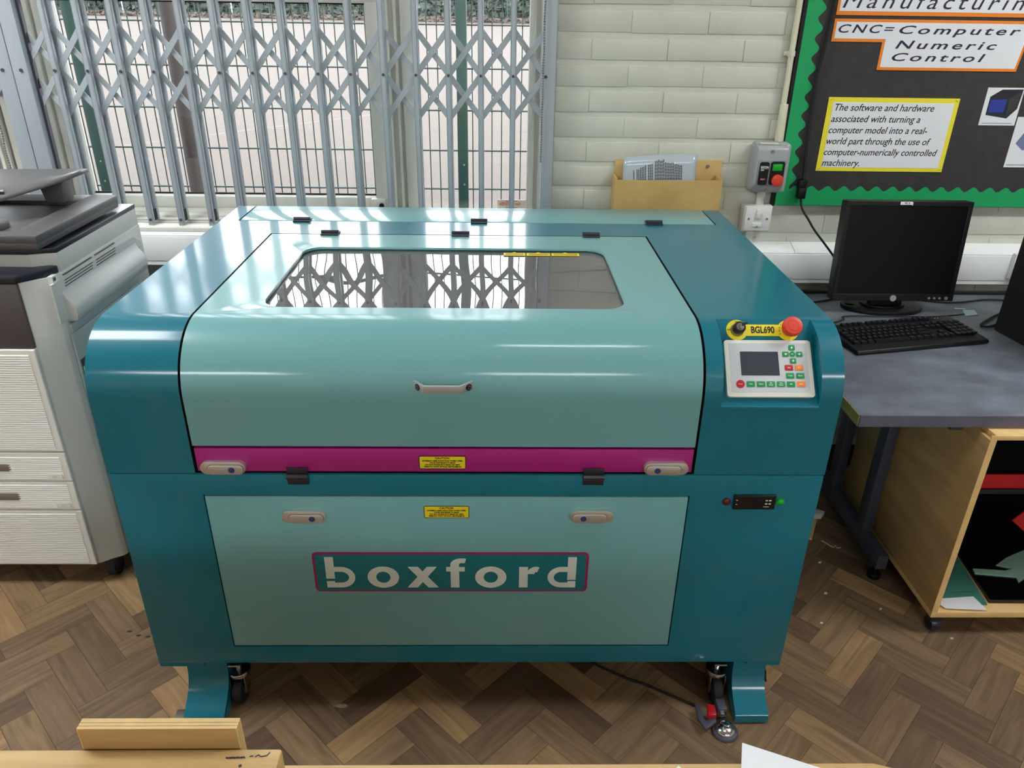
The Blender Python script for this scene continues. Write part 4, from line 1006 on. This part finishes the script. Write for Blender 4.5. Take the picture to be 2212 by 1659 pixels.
# hanging mains cord with in-line switch
pc = thing('power_cord', 'black power cord with an in-line block hanging over the noticeboard', 'power cord', (0.95, 2.41, 0.70))
b = MB(); b.tube([(0.972, 2.419, 2.0), (0.957, 2.419, 1.474), (0.9455, 2.419, 1.31), (0.946, 2.419, 1.22), (0.9495, 2.419, 1.115), (0.9555, 2.410, 0.99)], 0.0050, seg=8)
b.tube([(0.9575, 2.408, 0.935), (0.962, 2.395, 0.905), (0.982, 2.375, 0.873), (1.005, 2.362, 0.840), (1.059, 2.350, 0.780), (1.095, 2.345, 0.735), (1.13, 2.335, 0.68), (1.16, 2.325, 0.6445)], 0.0035, seg=8); b.build('cord', M['black2'], pc)
b = MB(); b.box((0.9415, 2.396, 0.962), (0.9655, 2.421, 0.992), bev=0.003); b.box((0.943, 2.394, 0.934), (0.967, 2.420, 0.968), bev=0.003); b.build('inline_block', M['black'], pc)

# ------------------------------------------------------------------ desk and computer
DZ = 0.64
dk = thing('computer_desk', 'slate laminate computer desk with a raw chipboard end', 'desk', (1.6, 1.93, 0.0))
b = MB(); b.box((0.8345, 1.522, DZ - 0.030), (2.60, 2.350, DZ), bev=0.0012); b.build('desktop', M['laminate'], dk)
b = MB(); b.box((0.8325, 1.523, DZ - 0.0295), (0.8345, 2.349, DZ - 0.001)); b.build('edge_chipboard', M['chip'], dk)
b = MB(); b.box((0.8345, 2.338, DZ + 0.0002), (2.60, 2.352, DZ + 0.011), bev=0.001); b.build('back_upstand', M['black2'], dk)
b = MB(); b.box((0.8350, 1.5195, DZ - 0.0295), (2.599, 1.522, DZ - 0.001)); b.build('front_edge', M['lamedge'], dk)
def deskframe(x):
    b = MB(); w = 0.0155
    b.box((x - w, 1.690, 0.045), (x + w, 2.20, 0.092), bev=0.003); b.build('foot_rail', M['frame_steel'], dk)
    for y in (1.805, 2.030): b = MB(); b.box((x - w, y, 0.090), (x + w, y + 0.045, DZ - 0.0305), bev=0.003); b.build('leg', M['frame_steel'], dk)
    b = MB(); b.box((x - w, 1.56, DZ - 0.062), (x + w, 2.32, DZ - 0.030), bev=0.003); b.build('top_rail', M['frame_steel'], dk)
    for y in (1.715, 2.17): b = MB(); b.cyl((x, y, 0.0), (x, y, 0.016), 0.019, seg=18, bev=0.002); b.cyl((x, y, 0.015), (x, y, 0.047), 0.006, seg=10); b.build('levelling_foot', M['black'], dk)
deskframe(1.095); deskframe(2.52)
# monitor, built upright at its own spot
mn = thing('monitor', 'black square computer monitor standing on the desk', 'monitor', (1.194, 2.2, DZ))
tl = Matrix.Translation((1.194, 2.163, 0.683)) @ Matrix.Rotation(math.radians(-5.5), 4, 'X')
b = MB(); b.box((-0.185, 0.0, 0.0), (0.185, 0.040, 0.295), bev=0.005, T=tl); b.box((-0.14, 0.036, 0.04), (0.14, 0.062, 0.25), bev=0.012, T=tl)
b.box((-0.1852, -0.004, -0.0002), (0.1852, 0.004, 0.021), bev=0.002, T=tl); b.box((-0.1852, -0.0034, 0.281), (0.1852, 0.004, 0.2952), bev=0.002, T=tl); b.box((-0.1851, -0.003, 0.018), (-0.172, 0.004, 0.284), bev=0.002, T=tl); b.box((0.172, -0.003, 0.018), (0.1851, 0.004, 0.284), bev=0.002, T=tl)
cs = b.build('casing', M['black'], mn, smooth=20)
b = MB(); b.box((-0.1725, -0.0012, 0.0205), (0.1725, 0.001, 0.2815), T=tl); b.build('screen', M['lcdblack'], mn)
b = MB(); b.cyl((0, -0.004, 0.0085), (0, -0.0065, 0.0085), 0.0095, seg=24, T=tl); b.build('badge', M['latch'], mn)
for x, r in ((0.110, 0.0034), (0.126, 0.0034), (0.142, 0.0034), (0.162, 0.0052)):
    b = MB(); b.cyl((x, -0.004, 0.0095), (x, -0.0062, 0.0095), r, seg=16, T=tl); b.build('button', M['latch'], mn)
b = MB(); b.prism([(-0.031, 0.2855), (-0.031, 0.2945), (0.002, 0.2945), (0.006, 0.2925), (0.006, 0.2835), (0.002, 0.2855)], 'y', -0.0036, -0.0031, T=tl)
b.text('PC 5', 0.0075, tl @ frameT((-0.011, -0.0038, 0.2900), (1, 0, 0), (0, 0, 1)), mi=1, bold=0.0002); b.build('name_label', [M['paper'], M['ink']], mn, smooth=0)
b = MB(); b.prism([(2.19, 0.652), (2.215, 0.652), (2.235, 0.74), (2.230, 0.80), (2.20, 0.80), (2.205, 0.74)], 'x', 1.145, 1.245, bev=0.004); b.box((1.16, 2.20, 0.74), (1.23, 2.225, 0.80), bev=0.004); b.build('neck', M['black'], mn)
b = MB(); pts = [(1.194 + 0.125 * math.cos(a * math.pi / 18), 2.215 + 0.075 * math.sin(a * math.pi / 18)) for a in range(36)]; b.prism(pts, 'z', DZ + 0.0005, DZ + 0.012, bev=0.003); b.prism([((p[0] - 1.194) * 0.55 + 1.194, (p[1] - 2.215) * 0.6 + 2.215) for p in pts], 'z', DZ + 0.011, DZ + 0.019, bev=0.003); b.build('stand_base', M['black'], mn)

# keyboard, in its own frame
kb = thing('keyboard', 'black full-size keyboard on the desk in front of the monitor', 'keyboard', (1.151, 1.975, DZ), math.radians(12.0))
b = MB(); KW, KD = 0.208, 0.082
b.prism([(-KD, 0.0008), (-KD - 0.004, 0.006), (-KD, 0.013), (KD - 0.01, 0.022), (KD, 0.020), (KD, 0.0008)], 'x', -KW, KW, bev=0.002)
b.build('case', M['black'], kb, local=True)
km = {}
def key(x, y, w):
    if w not in km:
        q = MB(); hw = w * 0.0177 / 2 - 0.0011; hd = 0.0079
        t = bmesh.new(); lo = [t.verts.new(p) for p in ((-hw, -hd, 0), (hw, -hd, 0), (hw, hd, 0), (-hw, hd, 0))]; hi = [t.verts.new(p) for p in ((-hw + .0016, -hd + .0014, .0062), (hw - .0016, -hd + .0014, .0062), (hw - .0016, hd - .002, .0066), (-hw + .0016, hd - .002, .0066))]
        t.faces.new(hi); 
        for i in range(4): t.faces.new((lo[i], lo[(i + 1) % 4], hi[(i + 1) % 4], hi[i]))
        q._take(t, 0); q.box((-0.0025, -0.001, 0.0063), (0.0005, 0.003, 0.0066), mi=1)
        o = q.build('key', [M['black'], M['printer_mid']], kb, local=True, smooth=0); km[w] = o
    else:
        o = km[w].copy(); COL.objects.link(o); o.parent = kb
    o.location = (x, y, 0.0135 + 0.0092 * (y + KD) / (2 * KD))
U = 0.0177; kx = -KW + 0.012
rows = [(0.066, [0] + [2 + i + (0.5 if i > 3 else 0) + (0.5 if i > 7 else 0) for i in range(12)], 1)]
nk = 0
for u in [0, 2, 3, 4, 5, 6.5, 7.5, 8.5, 9.5, 11, 12, 13, 14, 15.25, 16.25, 17.25]: key(kx + (u + .5) * U, 0.067, 1); nk += 1
layout = [(0.042, [1] * 13 + [2]), (0.0243, [1.5] + [1] * 12 + [1.5]), (0.0066, [1.75] + [1] * 11 + [2.25]), (-0.0111, [1.25] + [1] * 11 + [2.75]), (-0.0288 - 0.002, [1.25, 1.25, 1.25, 6.25, 1.25, 1.25, 1.25, 1.25])]
for y, ws in layout:
    u = 0
    for w in ws: key(kx + (u + w / 2) * U, y - 0.010, w); u += w; nk += 1
for j, y in enumerate((0.032, 0.0143)):
    for c in range(3): key(kx + (15.25 + c + .5) * U, y, 1); nk += 1
for c in range(3): key(kx + (15.25 + c + .5) * U, -0.0408, 1); nk += 1
key(kx + 16.75 * U, -0.0211, 1)
b = MB()
for j in range(5):
    for c in range(4): 
        x = kx + (18.5 + c + .5) * U; y = 0.032 - j * 0.0177; z = 0.0135 + 0.0092 * (y + KD) / (2 * KD); b.box((x - 0.0074, y - 0.0074, z), (x + 0.0074, y + 0.0074, z + 0.0064), bev=0.0014, seg=1)
o = b.build('number_pad_keys', M['black'], kb, local=True, smooth=0); o['kind'] = 'stuff'
for x in (0.150, 0.160): 
    q = MB(); q.box((x, 0.066, 0.0215), (x + 0.0025, 0.068, 0.0226)); q.build('status_light', M['white'], kb, local=True)

# tower
tw = thing('computer_tower', 'black computer tower on the slate desk beside the monitor', 'computer', (1.55, 1.93, DZ), math.radians(8))
b = MB(); b.box((-0.09, -0.215, 0.002), (0.09, 0.12, 0.40), bev=0.004); b.build('case', M['black2'], tw, local=True)
b = MB(); b.box((-0.09, -0.235, 0.002), (0.09, -0.214, 0.40), bev=0.006); b.build('front_bezel', M['black'], tw, local=True)
# cables on the desk
b = MB(); b.tube([(0.90, 2.20, 0.644), (1.0, 2.25, 0.644), (1.20, 2.31, 0.644), (1.42, 2.255, 0.644), (1.58, 2.285, 0.644), (1.72, 2.26, 0.644)], 0.0032, seg=6); tag(b.build('cable', M['black2']), 'black cable trailing along the back of the desk behind the monitor', 'cable')
b = MB(); b.tube([(1.66, 2.20, 0.645), (1.55, 2.165, 0.645), (1.46, 2.10, 0.645), (1.422, 2.062, 0.645), (1.44, 2.052, 0.645), (1.50, 2.085, 0.645), (1.58, 2.12, 0.645), (1.63, 2.14, 0.645)], 0.0035, seg=6); tag(b.build('cable', M['black2']), 'loop of black cable on the desk beside the tower', 'cable')
b = MB(); b.tube([(0.960, 2.028, 0.662), (0.955, 2.04, 0.655), (0.985, 2.072, 0.646), (1.03, 2.10, 0.645), (1.06, 2.13, 0.645), (1.30, 2.128, 0.645), (1.42, 2.15, 0.645)], 0.0022, seg=6); tag(b.build('cable', M['black2']), 'thin keyboard cable between keyboard and monitor stand', 'cable')
def flat(name, pts, z, mk, label, cat, th=0.0012, group=None):
    b = MB(); b.prism(pts, 'z', z, z + th); return tag(b.build(name, mk, smooth=0), label, cat, group)
flat('paper_scrap', [(1.4406, 2.1965), (1.4784, 2.1967), (1.4735, 2.178), (1.4680, 2.158), (1.4235, 2.1455), (1.4320, 2.168)], DZ + 0.0006, M['paper_blue'], 'torn pale blue paper scrap on the desk between keyboard and tower', 'paper')
flat('plastic_strip', [(1.425, 2.212), (1.458, 2.208), (1.457, 2.203), (1.424, 2.206)], DZ + 0.0006, M['white'], 'small white strip on the desk behind the blue paper scrap', 'scrap')
b = MB(); b.prism([(1.078, 2.222), (1.108, 2.216), (1.100, 2.204), (1.082, 2.205)], 'z', DZ + 0.0005, DZ + 0.012); tag(b.build('cable_tag', M['white']), 'small white tag on the desk just under the monitor', 'tag')

# ------------------------------------------------------------------ cabinet under the desk
cb = thing('storage_cabinet', 'open wooden storage cabinet on castors under the desk', 'cabinet', (1.5, 1.75, 0.0))
CX0, CX1, CY0, CY1, CZ0, CZ1 = 1.130, 1.95, 1.487, 2.05, 0.058, 0.606
b = MB(); b.box((CX0, CY0, CZ0 + 0.017), (CX0 + 0.016, CY1, CZ1 - 0.012), bev=0.001); b.box((CX0 + 0.0005, CY0 - 0.0006, CZ0 + 0.018), (CX0 + 0.0155, CY0 + 0.002, CZ1), mi=1); b.build('side_panel', [M['ply'], M['plyedge']], cb)
b = MB(); b.box((CX1 - 0.016, CY0, CZ0 + 0.017), (CX1, CY1, CZ1 - 0.012), bev=0.001); b.build('side_panel', [M['ply']], cb)
b = MB(); b.box((CX0 + 0.001, CY0 - 0.0005, CZ0), (CX1, CY1, CZ0 + 0.0175), bev=0.001); b.build('base_panel', M['plyedge'], cb)
b = MB(); b.box((CX0 + 0.012, CY0, CZ1 - 0.012), (CX1, CY1, CZ1), bev=0.001); b.build('top_panel', M['plyedge'], cb)
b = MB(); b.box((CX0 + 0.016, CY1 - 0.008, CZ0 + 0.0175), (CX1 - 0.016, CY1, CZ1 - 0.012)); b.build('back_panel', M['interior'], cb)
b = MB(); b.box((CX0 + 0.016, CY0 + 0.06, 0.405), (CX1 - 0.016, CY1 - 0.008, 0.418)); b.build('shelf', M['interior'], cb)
for x, y in ((1.16, 1.51), (1.90, 1.51), (1.16, 2.01), (1.90, 2.01)):
    b = MB(); b.cyl((x - 0.014, y, 0.020), (x + 0.014, y, 0.020), 0.020, seg=20, bev=0.004); b.box((x - 0.018, y - 0.012, 0.030), (x + 0.018, y + 0.012, 0.0575), bev=0.003); b.build('castor', M['printer_blk'], cb)
tr = MB(); tr.prism([(1.552, 0.4185), (1.552, 0.458), (1.556, 0.458), (1.556, 0.4225), (1.590, 0.4225), (1.590, 0.4185)], 'x', 1.152, 1.70)
tag(tr.build('red_strip', M['sheetred'], smooth=0), 'red plastic angle strip along the front of the cabinet shelf', 'strip')
zb = CZ0 + 0.0180
flat('acrylic_sheet', [(1.150, 1.522), (1.290, 1.512), (1.335, 1.85), (1.150, 1.86)], zb, M['sheetgrn'], 'large green acrylic sheet lying on the cabinet floor under the white scrap', 'plastic sheet', 0.004)
flat('paper_sheet', [(1.152, 1.530), (1.170, 1.496), (1.276, 1.489), (1.268, 1.540)], zb + 0.0045, M['paper'], 'white paper scrap on the cabinet floor at the front of the green sheet', 'paper')
flat('acrylic_sheet', [(1.185, 1.555), (1.285, 1.560), (1.31, 1.80), (1.19, 1.80)], zb + 0.0062, M['sheetgrn'], 'smaller green acrylic offcut on top of the green sheet', 'plastic sheet', 0.004)
flat('acrylic_sheet', [(1.300, 1.520), (1.86, 1.515), (1.86, 2.03), (1.356, 2.03)], zb, M['sheetblk'], 'large black acrylic sheet on the cabinet floor beside the green one', 'plastic sheet', 0.012)
flat('acrylic_sheet', [(1.315, 1.62), (1.42, 1.605), (1.415, 1.585), (1.44, 1.60), (1.56, 1.60), (1.56, 1.74), (1.47, 1.70), (1.44, 1.685), (1.395, 1.655), (1.435, 1.640), (1.405, 1.632), (1.32, 1.640)], zb + 0.0125, M['sheetpale'], 'ragged pale green acrylic offcut on the black sheet', 'plastic sheet', 0.003)
b = MB(); b.box((0, -0.0015, 0), (0.22, 0.0015, 0.15), T=Matrix.Translation((1.345, 1.60, zb + 0.21)) @ Matrix.Rotation(math.radians(40), 4, 'Y'))
tag(b.build('red_sheet', M['sheetred'], smooth=0), 'red plastic sheet leaning inside the cabinet above the black sheet', 'plastic sheet')

# ------------------------------------------------------------------ copier
pr = thing('photocopier', 'large grey and white photocopier standing beside the laser cutter', 'photocopier', (-1.37, 1.9, 0.0))
PX1, PX0, PY0, PY1 = -1.045, -1.72, 1.690, 2.21
b = MB()
prof = [(PX0, PY0 + 0.012), (-1.104, PY0 + 0.004), (PX1 - 0.008, PY0 + 0.036), (PX1, PY0 + 0.046), (PX1, PY1), (PX0, PY1)]
b.prism(prof, 'z', 0.064, 0.885, bev=0.002); b.build('body', M['printer'], pr)
b = MB(); b.prism([(PX0, PY0 + 0.07), (-1.10, PY0 + 0.062), (PX1 - 0.002, PY0 + 0.085), (PX1 - 0.002, PY1), (PX0, PY1)], 'z', 0.884, 0.932, bev=0.002); b.build('top_deck', M['printer'], pr)
b = MB(); b.prism([(PX0, PY0 - 0.002), (-1.106, PY0 - 0.006), (-1.060, PY0 + 0.040), (-1.049, PY0 + 0.078), (-1.11, PY0 + 0.085), (PX0, PY0 + 0.08)], 'z', 0.884, 0.903, bev=0.003)
b.prism([(PX0, PY0 + 0.068), (-1.11, PY0 + 0.064), (PX1 - 0.001, PY0 + 0.083), (PX1 - 0.001, PY1), (PX0, PY1)], 'z', 0.931, 0.944, bev=0.002); b.box((-1.40, PY0 + 0.02, 0.9025), (-1.172, PY0 + 0.024, 0.904))
b.build('control_deck', M['printer_blk'], pr)
b = MB(); b.box((PX0, PY0 - 0.004, 0.7205), (-1.1065, PY0 + 0.014, 0.883), bev=0.003); b.build('front_cover', M['printer_brn'], pr)
def ribbed(name, z0, z1, handle, label_word=None):
    b = MB(); b.box((PX0, PY0 - 0.007, z0 + 0.0012), (-1.1065, PY0 + 0.014, z1 - 0.0012), bev=0.003)
    n = int((z1 - z0 - 0.016) / 0.0062)
    for k in range(n): 
        z = z0 + 0.009 + k * 0.0062
        b.prism([(PY0 - 0.0068, z), (PY0 - 0.0090, z + 0.0016), (PY0 - 0.0068, z + 0.0048)], 'x', PX0, -1.124)
    o = b.build(name, M['printer_wht'], pr, smooth=0)
    if handle:
        zc = (z0 + z1) / 2; h = MB(); h.prism([(PX0, PY0 - 0.010), (-1.262, PY0 - 0.010), (-1.252, PY0 - 0.006), (-1.249, PY0 + 0.0), (-1.262, PY0 + 0.002), (PX0, PY0 + 0.002)], 'z', zc - 0.012, zc + 0.010, bev=0.0012); h.build('drawer_handle', M['bronze'], o)
        h = MB(); h.box((-1.166, PY0 - 0.0098, z0 + 0.008), (-1.128, PY0 - 0.007, z0 + 0.026), bev=0.001)
        if label_word: h.text(label_word, 0.010, frameT((-1.147, PY0 - 0.0100, z0 + 0.017), (1, 0, 0), (0, 0, 1)), mi=1)
        h.build('size_label', [M['printer_wht'], M['printer']], o, smooth=0)
ribbed('front_door', 0.432, 0.7205, False); ribbed('paper_drawer', 0.3425, 0.432, True, 'A4'); ribbed('paper_drawer', 0.2515, 0.3425, True, 'A3'); ribbed('lower_panel', 0.066, 0.2515, False)
b = MB(); xs_ = PX1
b.prism([(PY0 + 0.02, 0.872), (PY1 - 0.06, 0.864), (PY1 - 0.02, 0.84), (PY1 - 0.02, 0.755), (PY0 + 0.02, 0.775)], 'x', xs_ - 0.002, xs_ + 0.003)
sd = []
for k in range(9):
    u = k / 8; sd.append((xs_ + 0.003 + 0.024 * (0.5 - 0.5 * math.cos(math.pi * min(1, u * 1.25))), 0.845 - 0.06 * u))
b.prism([(xs_ - 0.004, 0.845)] + sd + [(xs_ + 0.024, 0.770), (xs_ - 0.004, 0.766)], 'y', PY0 + 0.055, PY1 - 0.05, bev=0.002)
b.build('side_guide', M['printer'], pr)
b = MB()
for k in range(4):
    for y0, y1 in ((PY0 + 0.075, PY0 + 0.215), (PY0 + 0.235, PY0 + 0.345)): b.box((xs_ - 0.003, y0 + k * 0.002, 0.8500 + k * 0.0068 + (0.006 if k == 3 else 0)), (xs_ + 0.0036, y1 + k * 0.002, 0.8525 + k * 0.0068 + (0.006 if k == 3 else 0)))
b.build('vent_slots', M['printer_dk'], pr)
b = MB(); b.box((xs_ - 0.004, PY0 + 0.050, 0.46), (xs_ + 0.004, PY1 - 0.10, 0.735), bev=0.004); b.build('side_door', M['printer'], pr)
b = MB(); b.box((xs_ - 0.004, PY0 + 0.055, 0.737), (xs_ + 0.005, PY1 - 0.08, 0.760), bev=0.003); b.build('side_strip', M['printer'], pr)
b = MB(); b.box((xs_ - 0.004, PY0 + 0.055, 0.60), (xs_ + 0.0048, PY0 + 0.085, 0.665), bev=0.003, mi=0); b.box((xs_ + 0.004, PY0 + 0.058, 0.63), (xs_ + 0.010, PY0 + 0.082, 0.645), bev=0.002, mi=1); b.build('side_handle', [M['printer_dk'], M['printer']], pr)
b = MB(); b.box((xs_ - 0.010, PY0 + 0.034, 0.862), (xs_ + 0.001, PY0 + 0.056, 0.888), T=None); b.box((xs_ - 0.004, PY0 + 0.038, 0.876), (xs_ + 0.0015, PY0 + 0.048, 0.884), mi=1); b.build('side_label', [M['white'], M['printer_dk']], pr, smooth=0)
for x, y in ((-1.085, 1.730), (-1.66, 1.73), (-1.085, 2.16), (-1.66, 2.16)):
    b = MB(); b.cyl((x - 0.013, y, 0.030), (x + 0.013, y, 0.030), 0.030, seg=24, bev=0.005); b.cyl((x, y, 0.035), (x, y, 0.066), 0.024, seg=18); b.build('castor', M['black2'], pr)
# scanner lid and feeder
b = MB(); b.box((PX0, 1.728, 0.950), (-1.058, 2.145, 0.972), bev=0.006)
LZ = 0.972
for a, c in (((PX0, 1.7275, LZ - 0.008), (-1.0584, 1.775, LZ + 0.0115)), ((-1.130, 1.7285, LZ - 0.009), (-1.0575, 2.1445, LZ + 0.0125)), ((PX0, 2.07, LZ - 0.0085), (-1.0589, 2.1455, LZ + 0.0119))): b.box(a, c, bev=0.004)
ldp = b.build('scanner_lid', M['printer_dk'], pr)
b = MB(); b.box((PX0, 1.775, LZ - 0.002), (-1.130, 2.07, LZ + 0.0015)); b.build('output_well', M['printer_dk'], ldp)
b = MB(); b.box((-1.235, 1.80, LZ), (-1.185, 1.852, LZ + 0.020), bev=0.005); b.build('paper_stop', M['printer_mid'], ldp)
b = MB(); b.prism([(-1.60, 0.972), (-1.60, 1.075), (-1.42, 1.05), (-1.38, 1.01), (-1.38, 0.972)], 'y', 1.80, 2.12, bev=0.004); b.build('feeder', M['printer_mid'], pr)
b = MB(); b.prism([(-1.205, 0.982), (-1.158, 0.982), (-1.150, 1.050), (-1.22, 1.050)], 'y', 2.055, 2.11, bev=0.003); b.build('tray_bracket', M['printer_mid'], pr)
# input tray: thin warped plate rising to the right
t = bmesh.new(); edge_f = [(-1.70, 1.80, 1.030), (-1.45, 1.815, 1.016), (-1.30, 1.845, 1.019), (-1.215, 1.880, 1.030), (-1.150, 1.945, 1.046), (-1.108, 2.000, 1.057), (-1.094, 2.050, 1.064)]
edge_b = [(-1.70, 2.10, 1.068), (-1.45, 2.105, 1.056), (-1.30, 2.105, 1.055), (-1.22, 2.105, 1.056), (-1.17, 2.105, 1.057), (-1.13, 2.105, 1.058), (-1.098, 2.100, 1.059)]
va = [t.verts.new(p) for p in edge_f]; vb = [t.verts.new(p) for p in edge_b]
for i in range(6): t.faces.new((va[i], va[i + 1], vb[i + 1], vb[i]))
bmesh.ops.recalc_face_normals(t, faces=t.faces); 
b = MB(); b._take(t, 0); o = b.build('feed_tray', M['printer_mid'], pr, smooth=60); md = o.modifiers.new('thickness', 'SOLIDIFY'); md.thickness = 0.009; md.offset = 0
b = MB(); b.tube([(-1.40, 1.93, 1.043), (-1.29, 1.925, 1.044), (-1.265, 1.905, 1.040), (-1.235, 1.885, 1.036)], 0.003, seg=6); b.prism([(-1.245, 1.905), (-1.215, 1.905), (-1.230, 1.93)], 'z', 1.036, 1.0445, mi=1); b.prism([(-1.32, 1.875), (-1.29, 1.875), (-1.305, 1.90)], 'z', 1.027, 1.0355, mi=1); b.build('paper_guide', [M['printer'], M['printer_blk']], o)

# ------------------------------------------------------------------ workbench in the foreground
BZ = 0.85
wb = thing('workbench', 'pale timber workbench in the foreground carrying a plank and white paper', 'workbench', (-0.2, 0.15, 0.0))
b = MB(); b.prism([(-1.2, -0.35), (0.37, -0.35), (0.385, 0.45), (0.378, 0.465), (0.352, 0.4725), (-1.2, 0.4745)], 'z', BZ - 0.045, BZ, bev=0.003); b.build('bench_top', M['pine'], wb)
for x in (-1.1, 0.27):
    for y in (-0.27, 0.30):
        b = MB(); b.box((x, y, 0.0), (x + 0.075, y + 0.075, BZ - 0.0455), bev=0.004); b.build('leg', M['pine'], wb)
b = MB(); b.box((-1.03, 0.32, BZ - 0.14), (0.27, 0.36, BZ - 0.046)); b.build('apron', M['pine'], wb)
b = MB(); b.box((-0.95, 0.385, BZ + 0.0006), (-0.187, 0.459, BZ + 0.040), bev=0.003)
pts = []
for i in range(40): pts.append((-0.2335 + 0.0165 * i / 39, 0.4490 + 0.0006 * i / 39 + 0.0011 * math.sin(i * 1.9), BZ + 0.0403))
b.tube(pts, 0.00035, seg=4, mi=1, smooth=False); b.tube([(-0.2135, 0.4505, BZ + 0.0403), (-0.2105, 0.4512, BZ + 0.0403)], 0.0004, seg=4, mi=1, smooth=False)
b.tube([(-0.2085, 0.4500, BZ + 0.0403), (-0.206, 0.4520, BZ + 0.0403), (-0.204, 0.4505, BZ + 0.0403), (-0.201, 0.4508, BZ + 0.0403), (-0.199, 0.4515, BZ + 0.0403), (-0.197, 0.4545, BZ + 0.0403)], 0.00045, seg=4, mi=1)
b.cyl((-0.2190, 0.4415, BZ + 0.0398), (-0.2190, 0.4415, BZ + 0.0404), 0.0014, seg=10, mi=1)
tag(b.build('timber_plank', [M['pine'], M['navy']]), 'thick pale plank with pencilled marks lying on the workbench', 'plank')
b = MB(); 
for k, (a, c, mi) in enumerate(((0.4605, 0.4634, 0), (0.4634, 0.4639, 1), (0.4639, 0.4668, 0), (0.4668, 0.4673, 1), (0.4673, 0.4715, 0))): b.box((-0.362, a, BZ + 0.0006), (-0.2245, c, BZ + 0.063 - (0.0006 if mi else 0)), mi=mi)
b.box((-0.361, 0.4601, BZ + 0.001), (-0.2255, 0.4606, BZ + 0.0622), mi=2)
tag(b.build('plywood_offcut', [M['plytop'], M['plyglue'], M['plyside']], smooth=0), 'plywood offcut standing on edge behind the marked plank', 'offcut')
b = MB(); b.prism([(0.2350, 0.4925), (0.2230, 0.455), (0.19, 0.35), (0.37, 0.29), (0.41, 0.42), (0.2995, 0.4655)], 'z', BZ + 0.0006, BZ + 0.0016); tag(b.build('paper_sheet', M['paper'], smooth=0), 'white paper sheet overhanging the far edge of the workbench', 'paper')
b = MB(); b.prism([(0.158, 0.459), (0.169, 0.4685), (0.175, 0.462), (0.17, 0.44), (0.15, 0.44)], 'z', BZ + 0.0006, BZ + 0.0014); tag(b.build('paper_scrap', M['paper'], smooth=0), 'tiny white paper corner on the workbench between plank and white sheet', 'paper')

# ------------------------------------------------------------------ bits on the floor
b = MB(); b.tube([(0.478, 1.2533, 0.004), (0.42, 1.285, 0.004), (0.369, 1.316, 0.004), (0.30, 1.35, 0.004), (0.20, 1.43, 0.004), (0.12, 1.60, 0.004)], 0.0028, seg=6); tag(b.build('cable', M['black2']), 'thin black cable on the floor under the laser cutter', 'cable')
b = MB(); b.tube([(0.672, 1.39, 0.003), (0.668, 1.36, 0.003), (0.66, 1.33, 0.003), (0.645, 1.50, 0.003), (0.64, 1.75, 0.003)], 0.0026, seg=6, smooth=False); tag(b.build('cable', M['black2']), 'black cable on the floor beside the teal leg nearest the desk', 'cable')
b = MB(); b.tube([(1.004, 1.873, 0.003), (1.0278, 1.840, 0.003), (1.036, 1.850, 0.003), (1.040, 1.838, 0.003), (1.0497, 1.8405, 0.003)], 0.0022, seg=5, smooth=False); tag(b.build('plastic_offcut', M['wirescrap']), 'bent pale pink offcut on the floor beside the desk leg', 'offcut')
b = MB(); b.prism([(1.018, 2.01), (1.042, 2.02), (1.062, 2.005), (1.045, 1.985), (1.02, 1.985)], 'z', 0.0006, 0.018, bev=0.002); tag(b.build('plastic_scrap', M['white']), 'white plastic scrap on the floor behind the laser cutter side', 'scrap')
b = MB(); b.box((-0.006, -0.055, 0.0006), (0.006, 0.055, 0.006), T=Matrix.Translation((0.996, 1.93, 0)) @ Matrix.Rotation(math.radians(-28), 4, 'Z')); tag(b.build('wood_stick', M['plyedge']), 'thin wooden stick on the floor beside the white plastic scrap', 'offcut')
for x, y, s, lab in ((0.9603, 1.773, 0.005, 'white chip on the floor in front of the bent pink offcut'), (0.9276, 1.6412, 0.006, 'white chip on the floor midway between laser cutter and cabinet'), (1.0558, 1.5796, 0.004, 'white chip on the floor beside the cabinet bottom corner'), (0.8717, 1.5264, 0.005, 'white chip on the floor nearest the laser cutter front'), (1.1942, 1.4700, 0.0055, 'pale wood chip on the floor in front of the cabinet castor'), (1.1065 - 0.03, 2.139, 0.006, 'white chip on the floor deep under the desk')):
    b = MB(); b.prism([(x - s, y - s * 0.4), (x + s * 0.3, y - s * 0.7), (x + s, y + s * 0.2), (x - s * 0.2, y + s * 0.6)], 'z', 0.0005, 0.003); tag(b.build('chip', M['wirescrap'] if 'wood' in lab else M['white'], smooth=0), lab, 'scrap')
